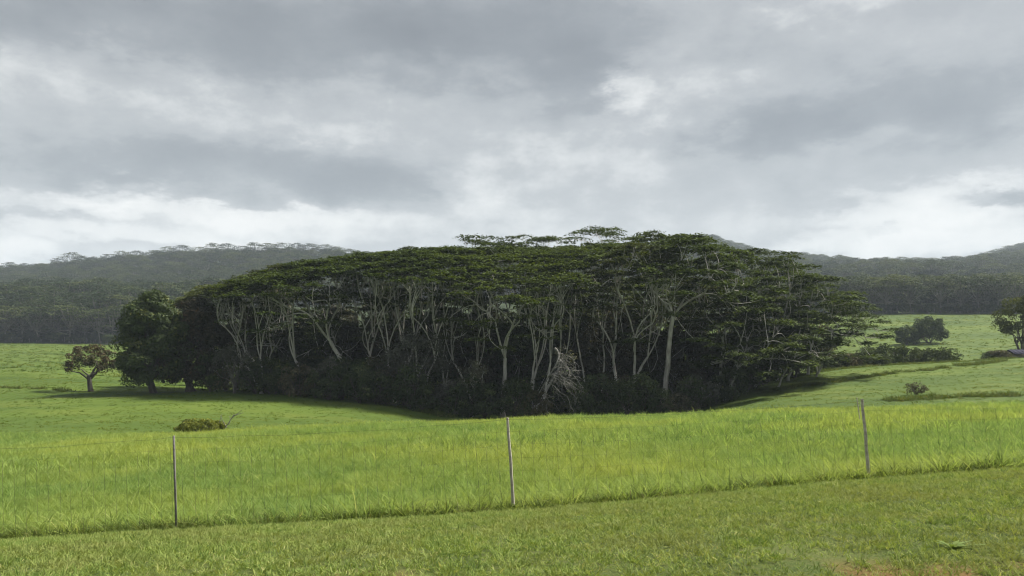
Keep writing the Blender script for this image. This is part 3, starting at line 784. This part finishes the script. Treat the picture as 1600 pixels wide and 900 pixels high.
# interior trees that close the grove, and shrubs along its foot
UG = 'understorey trees filling the grove'
under = []
for i, (sh, cz, leafm) in enumerate([((3.6, 3.4, 4.6), 6.0, M_SHRUB), ((3.2, 3.2, 5.4), 7.0, M_BROWN), ((4.2, 3.6, 4.0), 5.2, M_BROWN), ((3.0, 3.0, 4.2), 5.6, M_GREY)]):
    spot = [(470, 118), (620, 116), (850, 114), (1010, 115)][i]
    under.append(leafy('understorey_tree', ['dark green bushy tree in the shade under the umbrella canopy', 'brownish tall leafy tree in the shade under the umbrella canopy', 'broad brownish tree in the shade under the umbrella canopy', 'grey-leaved tree in the shade under the umbrella canopy'][i], 'tree', at(*spot), sh, cz, 60, 0.95, 60, 0.46, leafm, M_BARK if i in (1, 3) else M_BARKD, 520 + i, 0.16, UG, 2))
rr_ = random.Random(5)
spots = [(345, 120), (385, 117), (430, 119), (505, 117), (540, 116), (585, 119), (655, 117), (690, 115), (735, 114), (760, 117), (815, 114), (880, 114), (915, 113), (955, 112), (1000, 117), (1055, 113), (1085, 112), (1110, 116), (1145, 114), (1175, 118), (1200, 121), (1240, 122), (1280, 126), (720, 122), (820, 122), (930, 122), (1040, 122)] + [(q, 144) for q in range(360, 1260, 34)]
for i, (px, d) in enumerate(spots):
    s = rr_.uniform(0.9, 1.3) if 480 < px < 1100 else rr_.uniform(0.7, 0.95)
    dup(under[[0, 1, 2, 0, 3, 2, 1][i % 7]], tuple(at(px, d)), rr_.uniform(0, 6.28), (s * 1.15, s * 1.15, s * rr_.uniform(0.95, 1.2) * (1.6 if d > 140 and 420 < px < 1180 else 1.0)))

SG = 'dark shrubs along the foot of the grove'
for px in range(440, 1180, 38):
    s = rr_.uniform(0.8, 1.0); dup(under[[0, 2][px % 2]], tuple(at(px, 112 if px < 1040 else 118) + np.array([0, 0, -2.6])), rr_.uniform(0, 6.28), (s * 1.25, s * 1.25, s * 0.85))
shr = []
for i, (sh, leafm) in enumerate([((2.2, 1.8, 1.7), M_SHRUB), ((1.7, 1.6, 2.2), M_SHRUB), ((2.6, 1.9, 1.5), M_BROWN), ((1.8, 1.7, 1.9), M_SHRUB)]):
    spot = [(480, 107), (596, 103), (690, 98), (1120, 99)][i]
    shr.append(leafy('shrub', ['low wide dark-green shrub in the band along the foot of the grove', 'taller upright dark-green shrub in the band along the foot of the grove', 'brownish shrub in the band along the foot of the grove', 'rounded dark-green shrub in the band along the foot of the grove'][i], 'shrub', at(*spot), sh, sh[2] * 0.85, 34, 0.62, 60, 0.30, leafm, M_BARKD, 560 + i, 0.06, SG, 3, stem_name='stems', crown_name='foliage'))
for i, (px, d) in enumerate([(398, 105), (420, 104.5), (446, 104), (470, 104), (492, 102), (512, 101.5), (534, 101.5), (562, 101), (588, 101.5), (330, 109), (352, 110), (398, 110), (452, 109), (506, 107), (530, 106), (556, 104), (578, 104), (618, 101), (640, 100), (662, 99), (712, 97), (735, 98), (758, 97), (806, 97), (832, 98), (905, 98), (930, 98), (955, 98), (980, 97), (1004, 98), (1030, 98), (1056, 98), (1082, 99), (1096, 101), (1146, 103), (1168, 107), (1192, 112)]):
    s = rr_.uniform(0.85, 1.45)
    dup(shr[[1, 0, 3, 2, 1, 0, 3][i % 7]], tuple(at(px, d - rr_.uniform(1.5, 4.0))), rr_.uniform(0, 6.28), (s, s, s * rr_.uniform(0.9, 1.25)))

leafy('shrub', 'dome of very dark shrub foliage at the grove end beside the grey shrub', 'shrub', at(432, 105), (3.6, 2.6, 2.6), 2.4, 60, 0.8, 70, 0.34, M_MANGO, M_BARKD, 580, 0.1, stem_name='stems', crown_name='foliage')
leafy('shrub', 'pale grey leafless-looking shrub with twiggy crown at the grove end', 'shrub', at(366, 104), (3.0, 2.4, 2.6), 4.0, 60, 0.65, 55, 0.28, M_GREY, M_FBARK, 581, 0.12, nstems=4, stem_name='stems', crown_name='foliage')
leafy('grey_tree', 'grey-leaved bushy tree in front of the central grove trunks', 'tree', at(652, 99.5), (5.0, 3.2, 3.4), 6.6, 90, 0.85, 55, 0.34, M_GREY, M_FBARK, 582, 0.11, nstems=4)
leafy('grey_tree', 'thin grey-leaved sapling beside the foot of the large central umbrella tree', 'tree', at(738, 96.5), (2.4, 2.0, 2.6), 5.4, 26, 0.7, 40, 0.32, M_GREY, M_BARK, 583, 0.10, nstems=2)

for px, d, sh, cz, mt, lab, sd in [(516, 101, (2.6, 2.0, 1.8), 3.2, M_GREY, 'small grey shrub at the foot of the splayed thin stems', 584), (700, 97, (2.2, 1.8, 1.7), 2.6, M_GREY, 'grey-leaved bush under the two kinked pale stems', 585),
                                 (596, 100, (2.6, 2.0, 2.4), 4.2, M_BROWN, 'brownish sapling before the V-forked stems', 586), (812, 97, (2.4, 1.8, 2.0), 3.4, M_SHRUB, 'green bushy sapling right of the large central trunk', 587),
                                 (958, 98, (2.6, 2.0, 2.2), 3.6, M_BROWN, 'brownish sapling before the cluster of grey stems', 588), (1088, 97, (2.8, 2.0, 1.8), 2.6, M_GREY, 'greyish shrub beside the foot of the smooth thick pale trunk', 589)]:
    leafy('sapling' if cz > 3.3 else 'shrub', lab, 'shrub', at(px, d), sh, cz, 44, 0.62, 50, 0.30, mt, M_FBARK, sd, 0.08, nstems=3, stem_name='stems', crown_name='foliage')
# shrubs and trees on the right-hand side, behind the sloping field
leafy('field_tree', 'round dark tree alone on the far field beyond the slope', 'tree', at(1452, 245), (6.3, 5.5, 4.2), 4.0, 80, 1.4, 80, 0.7, M_SHRUB, M_BARKD, 590, 0.25, nstems=2)
leafy('field_tree', 'lower bushy tree touching the round dark tree on the far field', 'tree', at(1418, 243), (3.6, 3.2, 3.0), 2.8, 50, 1.2, 70, 0.65, M_SHRUB, M_BARKD, 591, 0.18, nstems=2)
leafy('field_tree', 'dark spreading tree at the picture edge above the shed roof', 'tree', at(1600, 150), (5.2, 4.4, 4.4), 9.2, 84, 0.95, 80, 0.46, M_UMB2, M_BARKD, 592, 0.22, nstems=3, zmin=-0.55)
RG = 'shrubs behind the crest of the sloping field'
ridge = []
for i, (sh, leafm) in enumerate([((3.0, 2.2, 2.0), M_SHRUB), ((2.4, 2.0, 1.5), M_BROWN), ((3.4, 2.2, 1.6), M_SHRUB)]):
    ridge.append(leafy('shrub', ['tall dark-green shrub in the scrubby row behind the crest of the sloping field', 'brownish shrub in the scrubby row behind the crest of the sloping field', 'long low dark-green shrub in the scrubby row behind the crest of the sloping field'][i], 'shrub', at([1300, 1345, 1470][i], [137, 139, 138][i]), sh, sh[2] * 0.9, 34, 0.75, 60, 0.4, leafm, M_BARKD, 600 + i, 0.07, RG, 3, stem_name='stems', crown_name='foliage'))
for i, (px, d, s) in enumerate([(1205, 124, 1.1), (1228, 127, 1.2), (1252, 131, 1.2), (1272, 135, 1.25), (1322, 138, 1.2), (1368, 139, 1.35), (1392, 139, 1.2), (1412, 141, 0.9), (1436, 140, 0.95), (1452, 141, 1.0), (1562, 139, 0.8), (1546, 140, 0.6), (1378, 150, 1.4), (1340, 150, 1.3)]):
    dup(ridge[i % 3], tuple(at(px, d)), rr_.uniform(0, 6.28), (s, s, s * rr_.uniform(0.9, 1.3)))
for px, d, s, lab, mt in [(1432, 86, 0.62, 'small brush pile with a bent leafy branch on the sloping field', M_BROWN), (1350, 62, 0.36, 'tiny dark bush right behind the wooden post top near the frame side', M_SHRUB), (1332, 63, 0.26, 'lowest dark weed clump left of the bush behind the post top', M_SHRUB)]:
    leafy('bush', lab, 'bush', at(px, d), (2.6 * s, 1.8 * s, 1.2 * s), 1.1 * s, 22, 0.6 * s, 40, 0.30 * max(s, 0.5), mt, M_BARKD, int(px), 0.05, nstems=4, stem_name='stems', crown_name='foliage')

# fallen yellow-green bush with bare twigs on the near crest
b = at(312, 56); yb = leafy('fallen_bush', 'low yellow-green bush with bare pale twigs on the crest below the pasture', 'bush', b, (2.0, 1.3, 0.62), 0.66, 100, 0.26, 60, 0.17, M_YEL, M_DEAD, 611, 0.05, nstems=4, stem_name='stems', crown_name='foliage')
g = Geo(); rng = np.random.default_rng(3)
for a, b2 in [((1.7, 0, 0.4), (2.6, 0, 1.75)), ((2.05, 0, 0.7), (1.55, 0, 1.65)), ((2.3, 0, 1.3), (3.1, 0.2, 2.0)), ((2.15, 0, 0.9), (2.2, 0.1, 1.6)), ((1.3, 0.1, 0.6), (1.7, 0, 1.75)), ((2.5, 0, 1.6), (3.3, 0, 1.85))]:
    a, b2 = np.array(a), np.array(b2); tube(g, bez(a, (a + b2) / 2 + rng.normal(0, 0.06, 3), b2, 5), np.linspace(0.035, 0.012, 5), 4)
link('bare_twigs', g.mesh('bare_twigs', M_DEAD, True), yb)

# dead fallen limb in front of the grove
b = at(880, 89)
root = thing('dead_limb', 'bleached dead limb with tangled twigs hanging to the ground before the grove', 'dead tree', tuple(b))
rng = np.random.default_rng(77); g = Geo(); g2 = Geo()
S = 89 / FPX
def dp(px, py, o=0.0): return np.array([(px - 880) * S, o, zpy(py, 89) - b[2]])
main = [dp(868, 545, 1.5), dp(878, 552, 0.8), dp(870, 568), dp(856, 590), dp(842, 615)]
mp = np.concatenate([bez(main[0], main[1], main[2], 6), bez(main[2], main[3], main[4], 6)[1:]])
tube(g, mp, np.linspace(0.17, 0.05, len(mp)), 6)
g3 = Geo(); lumps(g3, np.array([dp(q, w, 1.2) for q, w in [(872, 556), (884, 552), (894, 560), (890, 575), (898, 588), (892, 600), (900, 612), (904, 628), (896, 640), (886, 634)]]), np.full(10, 0.75), 45, 0.2, 0.4, rng, 1.3)
def wig(a, b, c, n, w):
    P = bez(a, b, c, n); P[1:-1] += rng.normal(0, w, (n - 2, 3)); return P
for i in range(20):
    p = mp[int(rng.uniform(0.1, 0.95) * (len(mp) - 1))]
    e = p + np.array([rng.uniform(-0.6, 3.6), rng.normal(0, 0.9), rng.uniform(-4.5, -0.6)])
    e[2] = max(e[2], rng.uniform(0.1, 0.8)); e[0] = min(e[0], 3.0)
    mid = (p + e) / 2 + np.array([rng.uniform(0.2, 1.2), rng.normal(0, 0.3), rng.uniform(0.5, 1.6)])
    P = wig(p, mid, e, 9, 0.09); tube(g if i < 10 else g2, P, np.linspace(0.065 if i < 10 else 0.04, 0.018, 9), 4)
    for q in range(5):
        st = P[rng.integers(2, 8)]; en = st + np.array([rng.normal(0.4, 0.7), rng.normal(0, 0.5), rng.uniform(-1.6, 0.3)]); en[2] = max(en[2], 0.05)
        tube(g2, wig(st, (st + en) / 2 + np.array([0.2, 0, 0.25]), en, 5, 0.05), np.linspace(0.03, 0.012, 5), 4)
link('limb', g.mesh('limb', M_DEAD, True), root); link('twigs', g2.mesh('twigs', M_DEAD, True), root); link('withered_leaves', g3.mesh('withered_leaves', M_GREY), root)

# ------------------------------------------------------------------ far forest
def far_tree(kind, seed):
    rng = np.random.default_rng(seed); g = Geo(); gt = Geo()
    if kind == 'umbrella':
        H, R = 17.0, 8.0
        fk = np.array([rng.normal(0, 0.8), rng.normal(0, 0.8), H * 0.33])
        tube(gt, bez(np.array([0, 0, -2.0]), np.array([0, 0, 4.0]), fk, 5), np.linspace(0.36, 0.26, 5), 5)
        n = 34
        for i in range(n):
            rr = R * math.sqrt((i + 0.5) / n); a = i * 2.4
            tp = np.array([rr * math.cos(a), rr * math.sin(a), H - 4.6 * (rr / R) ** 2 - (rng.uniform(1, 10) if rng.uniform() < 0.45 else 0) + rng.normal(0, 0.3)])
            if i % 2 == 0: tube(gt, bez(fk, (fk + tp) / 2 + np.array([0, 0, -0.8]), tp, 4), np.linspace(0.24, 0.08, 4), 4)
            m = 32; al = rng.uniform(0, 6.28, m); q = 2.9 * np.sqrt(rng.uniform(0, 1, m))
            C = tp + np.stack([q * np.cos(al), q * np.sin(al), rng.normal(0, 0.22, m)], 1)
            leaves(g, C, unit(np.stack([rng.normal(0, .3, m), rng.normal(0, .3, m), np.ones(m)], 1)), rng.uniform(0.8, 1.5, m), rng.uniform(0.4, 0.8, m), rng, np.clip(rng.normal(0.5, 0.25, m), 0, 1))
    else:
        H = 12.0
        tube(gt, np.array([[0, 0, -2.0], [0, 0, 3], [0.2, 0, 7]]), [0.4, 0.35, 0.2], 5)
        cen = shell_points(26, (4.4, 4.4, 4.6), rng, -0.6) + np.array([0, 0, 6.6])
        lumps(g, cen, 1.7 * rng.uniform(0.7, 1.2, len(cen)), 30, 0.9, 1.7, rng, 0.85, 0.55)
    return g, gt
far_kinds = []
for i, kd in enumerate(['umbrella', 'umbrella', 'umbrella', 'round', 'round', 'round']):
    g, gt = far_tree(kd, 700 + i)
    me = Geo(); me.v, me.q, me.t, me.n = g.v, g.q, g.t, g.n
    m1 = me.mesh('far_crown', M_FAR); m2 = gt.mesh('far_trunk', M_FBARK)
    far_kinds.append((m1, m2))
def far_source(i):
    """one far tree as a single mesh with two materials, for the forest masses"""
    m1, m2 = far_kinds[i]
    import bmesh
    bm = bmesh.new(); bm.from_mesh(m1); n1 = len(bm.faces); bm.from_mesh(m2)
    bm.faces.ensure_lookup_table()
    for f in bm.faces[n1:]: f.material_index = 1
    me = bpy.data.meshes.new('far_tree'); bm.to_mesh(me); bm.free()
    me.materials.append(M_FAR); me.materials.append(M_FBARK)
    return bpy.data.objects.new('far_tree', me)
SRC = [far_source(i) for i in range(6)]

def forest(name, label, d0, d1, px0, px1, space, kinds, smin, smax, seed, front=0):
    rng = np.random.default_rng(seed)
    xs, ys = [], []
    d = d0
    while d < d1:
        w = (px1 - px0) / FPX * d; n = max(2, int(w / space))
        px = np.linspace(px0, px1, n) + rng.normal(0, 0.38, n) * space / d * FPX
        dd = d + rng.normal(0, 0.4, n) * space
        xs.append((px - 800) / FPX * dd); ys.append(dd); d += space * 0.85
    x, y = np.concatenate(xs), np.concatenate(ys); n = len(x)
    s = rng.uniform(smin, smax, n)
    return scatter(name, np.stack([x, y, height(x, y)], 1), np.stack([np.zeros(n), np.zeros(n), rng.uniform(0, 6.28, n)], 1), np.stack([s * 1.05, s * 1.05, s], 1), rng.integers(0, len(kinds), n), [SRC[k].copy() for k in kinds], label, 'forest')
forest('forest', 'umbrella-tree forest at the back of the open pasture beside the mango trees', 372, 520, -260, 330, 10.5, [0, 1, 2, 0, 1], 0.85, 1.35, 801)
forest('forest_edge', 'dark scrubby undergrowth along the foot of the pasture forest', 353, 372, -260, 330, 5.0, [3, 4, 5], 0.22, 0.45, 811)
forest('forest_edge', 'bluish undergrowth along the foot of the forest beyond the far field', 353, 372, 1180, 1900, 5.0, [3, 4, 5], 0.22, 0.45, 812)
forest('forest', 'dark wooded hillside behind the pasture forest, under the gappy skyline', 560, 1010, -260, 800, 11.5, [0, 1, 2, 3, 4], 0.75, 1.1, 802)
forest('forest', 'bluish forest beyond the far field on the side of the shed', 372, 520, 1180, 1900, 9.5, [0, 1, 2, 3, 4], 0.75, 1.1, 803)
forest('forest', 'hazy wooded ridge with knobbly skyline beyond the far field', 640, 1990, 950, 1850, 17.0, [3, 4, 5, 3, 4, 1], 0.95, 1.5, 804)
FT = []
for i in range(3):
    rt = thing('umbrella_tree', 'distant umbrella tree with pale trunk at the front edge of the pasture forest', 'tree', tuple(at([8, 34, 60][i], [357, 361, 356][i])), 'front trees of the pasture forest')
    link('trunk', far_kinds[i][1], rt); link('crown', far_kinds[i][0], rt); FT.append(rt)
for i, (px, d) in enumerate([(-18, 360), (84, 360), (108, 357), (132, 361), (156, 357), (176, 362)]):
    s = rr_.uniform(0.9, 1.2); dup(FT[i % 3], tuple(at(px, d)), rr_.uniform(0, 6.28), (s, s, s))
lab_s = 'distant umbrella tree on the skyline of the wooded hill, sky gleaming through'
for i, (px, d, s) in enumerate([(14, 940, 1.1), (40, 945, 1.0), (92, 940, 1.2), (112, 935, 1.5), (128, 942, 1.2), (170, 945, 1.1), (190, 945, 1.2), (214, 945, 1.25), (238, 950, 1.15), (262, 948, 1.25), (286, 950, 1.3), (310, 948, 1.2), (334, 950, 1.35), (356, 948, 1.3), (378, 950, 1.25), (398, 950, 1.3), (420, 950, 1.3), (442, 950, 1.3), (464, 950, 1.35), (486, 950, 1.3), (508, 950, 1.25), (528, 950, 1.2), (548, 950, 1.1)]):
    o = dup(FT[i % 3], tuple(at(px, d) + np.array([0, 0, 1.5])), rr_.uniform(0, 6.28), (s * 1.15, s * 1.15, s), lab_s); o['group'] = 'skyline trees of the wooded hill'
o = dup(FT[1], tuple(at(1130, 1890) + np.array([0, 0, 0.5])), 0.4, (1.35, 1.35, 1.3), 'solitary umbrella tree on the hilltop peeking over the grove'); del o['group']
for i, (px, d, s) in enumerate([(1385, 357, 1.0), (1402, 360, 1.1), (1424, 357, 0.9), (1470, 360, 1.0), (1500, 358, 1.05), (1530, 360, 1.0), (1560, 358, 1.1), (1588, 360, 1.0)]):
    o = dup(FT[i % 3], tuple(at(px, d)), rr_.uniform(0, 6.28), (s, s, s), 'distant tree in the front row of the forest beyond the far field'); o['group'] = 'front trees of the forest beyond the far field'

# ------------------------------------------------------------------ shed at the picture edge
b = at(1606, 141)
root = thing('shed', 'low dark shed roof half hidden by shrubs at the picture edge', 'shed', tuple(b))
M_ROOF = plain_mat('dark_blue_roof', (0.035, 0.035, 0.055), 0.9, 0.05); M_WALL = plain_mat('shed_wall', (0.16, 0.14, 0.12))
g = Geo(); box(g, (0, 1.2, 0.85), (2.6, 1.5, 0.95)); link('wall', g.mesh('wall', M_WALL), root)
g = Geo()
for k in range(14):
    xx = -2.9 + k * 0.43
    p = np.array([[xx, -0.7, 1.75], [xx + 0.42, -0.7, 1.75], [xx + 0.42, 1.2, 2.55], [xx, 1.2, 2.55]])
    rib = np.array([0, 0, 0.05]) * (k % 2)
    g.add(np.concatenate([p + rib, p + rib + np.array([0, 0, 0.06])]), [[3, 2, 1, 0], [4, 5, 6, 7], [0, 1, 5, 4], [1, 2, 6, 5], [2, 3, 7, 6], [3, 0, 4, 7]])
    p2 = p.copy(); p2[:, 1] = 2.4 - p2[:, 1]; p2 = p2[[3, 2, 1, 0]]
    g.add(np.concatenate([p2 + rib, p2 + rib + np.array([0, 0, 0.06])]), [[3, 2, 1, 0], [4, 5, 6, 7], [0, 1, 5, 4], [1, 2, 6, 5], [2, 3, 7, 6], [3, 0, 4, 7]])
link('roof', g.mesh('roof', M_ROOF), root)

# ------------------------------------------------------------------ wire fence
M_STEEL = plain_mat('weathered_steel', (0.15, 0.145, 0.13), 0.8, 0.2, 0.1)
M_WOOD = plain_mat('grey_post_wood', (0.40, 0.37, 0.32), 0.85, 0.1, 0, 0.35, 14)
M_WIRE = plain_mat('fence_wire', (0.05, 0.05, 0.045), 0.8, 0.1, 0.1)
def fence_xy(px, d=12.15):
    """where the fence line crosses column px"""
    dd = d
    for _ in range(8):
        x = (px - 800) / FPX * dd; dd = dd + (d - float(depth_of(np.array(x), np.array(dd))))
    return np.array([(px - 800) / FPX * dd, dd])
def fpost(px, top_px, top_py, wid, steel):
    p = fence_xy(px); z0 = float(height(p[0], p[1])); bot = np.array([p[0], p[1], z0 - 0.25])
    top = np.array([(top_px - 800) / FPX * p[1], p[1], zpy(top_py, p[1])])
    g = Geo()
    ax = top - bot; n = 9
    if steel:                                  # T-section with studs
        for k in range(1):
            def bar(off, h):
                q = np.array([[-h[0], -h[1]], [h[0], -h[1]], [h[0], h[1]], [-h[0], h[1]]])
                lo = bot + np.c_[q + np.array(off), np.zeros(4)]; hi = top + np.c_[q + np.array(off), np.zeros(4)]
                g.add(np.concatenate([lo, hi]), [[3, 2, 1, 0], [4, 5, 6, 7], [0, 1, 5, 4], [1, 2, 6, 5], [2, 3, 7, 6], [3, 0, 4, 7]])
            bar((0, 0), (wid / 2, 0.004)); bar((0, 0.022), (0.004, 0.018))
        for k in range(24):
            c = bot + ax * (0.2 + 0.78 * k / 24) + np.array([0, -0.007, 0]); box(g, c, (wid * 0.3, 0.004, 0.008))
    else:
        rng = np.random.default_rng(int(px)); P = bot + ax * np.linspace(0, 1, n)[:, None] + rng.normal(0, 0.004, (n, 3)) * np.array([1, 1, 0])
        R = wid / 2 * np.linspace(1.1, 0.82, n) * rng.uniform(0.94, 1.06, n)
        tube(g, P, R, 8)
        g.add(np.array([P[-1] + np.array([R[-1] * math.cos(a), R[-1] * math.sin(a), 0.004]) for a in np.arange(4) * math.pi / 2 + 0.4]), [[0, 1, 2, 3]])
    return g, bot, top
fb = fence_xy(800)
fence = thing('wire_fence', 'sagging woven wire fence on thin leaning posts between lawn and tall grass', 'fence', (fb[0], fb[1], float(height(fb[0], fb[1]))))
fo = bpy_vec(fence.location)
posts = [(-255, -258, 706, 0.055, True), (276, 271, 681, 0.030, True), (804, 793, 653, 0.052, False), (1361, 1347, 624, 0.054, False), (1905, 1888, 600, 0.06, True)]
tops = []
for px, tpx, tpy, wd, st in posts:
    g, bo, to = fpost(px, tpx, tpy, wd, st); tops.append((bo + np.array([0, 0, 0.25]), to))
    me = g.mesh('post', M_STEEL if st else M_WOOD); me.transform(mathutils.Matrix.Translation(-fo)); o = link('post', me, fence)
    o['label'] = 'thin steel stake post' if st else 'grey weathered wooden post'
# brace wire at the right wooden post
bo, to = tops[3]; g = Geo(); tube(g, np.array([to + np.array([-0.08, 0.02, 0.03]), to + np.array([-0.02, 0.03, -0.35])]), [0.009, 0.007], 5)
me = g.mesh('splint', M_WOOD); me.transform(mathutils.Matrix.Translation(-fo)); link('splint', me, fence)
rng = np.random.default_rng(9)
def fence_at(s, f):
    """s along posts (0..4), f fraction of the post height"""
    i = min(int(s), 3); t = s - i
    p = (tops[i][0] + (tops[i][1] - tops[i][0]) * f) * (1 - t) + (tops[i + 1][0] + (tops[i + 1][1] - tops[i + 1][0]) * f) * t
    sag = 0.05 * math.sin(math.pi * t)
    return p + np.array([0, -0.03, -sag])
for f in (0.98, 0.86, 0.72, 0.58, 0.45, 0.33, 0.22, 0.12):
    g = Geo(); ss = np.linspace(0, 3.999, 61)
    P = np.array([fence_at(s, f) for s in ss]) + rng.normal(0, 0.006, (61, 3)) * np.array([0, 1, 1])
    tube(g, P, np.full(61, 0.0014 if f > 0.9 else 0.0008), 4)
    me = g.mesh('line_wire', M_WIRE); me.transform(mathutils.Matrix.Translation(-fo)); link('line_wire', me, fence)
for s in np.arange(0.02, 3.99, 0.0335):
    g = Geo(); a = fence_at(s, 0.86 + rng.normal(0, 0.012)); c = fence_at(s, 0.10)
    m = (a + c) / 2 + np.array([rng.normal(0, 0.015), 0, 0])
    if rng.uniform() < 0.06: a = a + np.array([-0.05, 0, 0.02])
    tube(g, bez(a, m, c, 5), np.full(5, 0.0018), 3)
    me = g.mesh('stay_wire', M_WIRE); me.transform(mathutils.Matrix.Translation(-fo)); link('stay_wire', me, fence)

# ------------------------------------------------------------------ weed in the lawn
b = at(1488, 5.45)
b[2] = float(height(b[0], b[1])) - 0.018
g = Geo(); rng = np.random.default_rng(12)
root = thing('weed', 'leafy green weed sprawling in the mown lawn near the camera', 'weed', tuple(b))
for k in range(26):
    a = rng.uniform(0, 6.283); L = rng.uniform(0.05, 0.15); e = rng.uniform(0.05, 0.6)
    h = np.array([math.cos(a), math.sin(a) * 0.8, 0]); up = np.array([0, 0, 1.0]); s = np.cross(h, up)
    P = np.array([h * 0.01, h * L * 0.5 * math.cos(e) + up * L * 0.6 * math.sin(e), h * L * math.cos(e) + up * L * 0.75 * math.sin(e)]) + np.array([0, 0, 0.02])
    w = rng.uniform(0.012, 0.024) * np.array([0.4, 1, 0.15])
    Vv = np.concatenate([P - s * w[:, None], P + s * w[:, None]])
    g.add(Vv, [[0, 1, 4, 3], [1, 2, 5, 4]], rng.uniform())
link('foliage', g.mesh('foliage', M_WEED), root)
g = Geo()
for k in range(5):
    a = rng.uniform(-0.6, 0.7); tube(g, bez(np.array([0, 0, 0.02]), np.array([0.1 * math.cos(a), 0.1 * math.sin(a), 0.05]), np.array([0.25 * math.cos(a), 0.25 * math.sin(a), 0.045]), 4), np.linspace(0.005, 0.003, 4), 4)
link('runner', g.mesh('runner', M_WEED), root)

# ------------------------------------------------------------------ haze
m = bpy.data.materials.new('haze'); m.use_nodes = True; nt = m.node_tree; nt.nodes.clear()
out = nt.nodes.new('ShaderNodeOutputMaterial'); pv = nt.nodes.new('ShaderNodeVolumePrincipled')
pv.inputs['Color'].default_value = (0.74, 0.86, 1.0, 1); pv.inputs['Density'].default_value = 0.00018
pv.inputs['Anisotropy'].default_value = 0.0
nt.links.new(pv.outputs[0], out.inputs['Volume'])
g = Geo(); box(g, (0, 0, 115), (7600, 7600, 245)); o = link('haze', g.mesh('haze', m)); tag(o, 'thin pale air between the camera and the far hills', 'haze', kind='stuff')
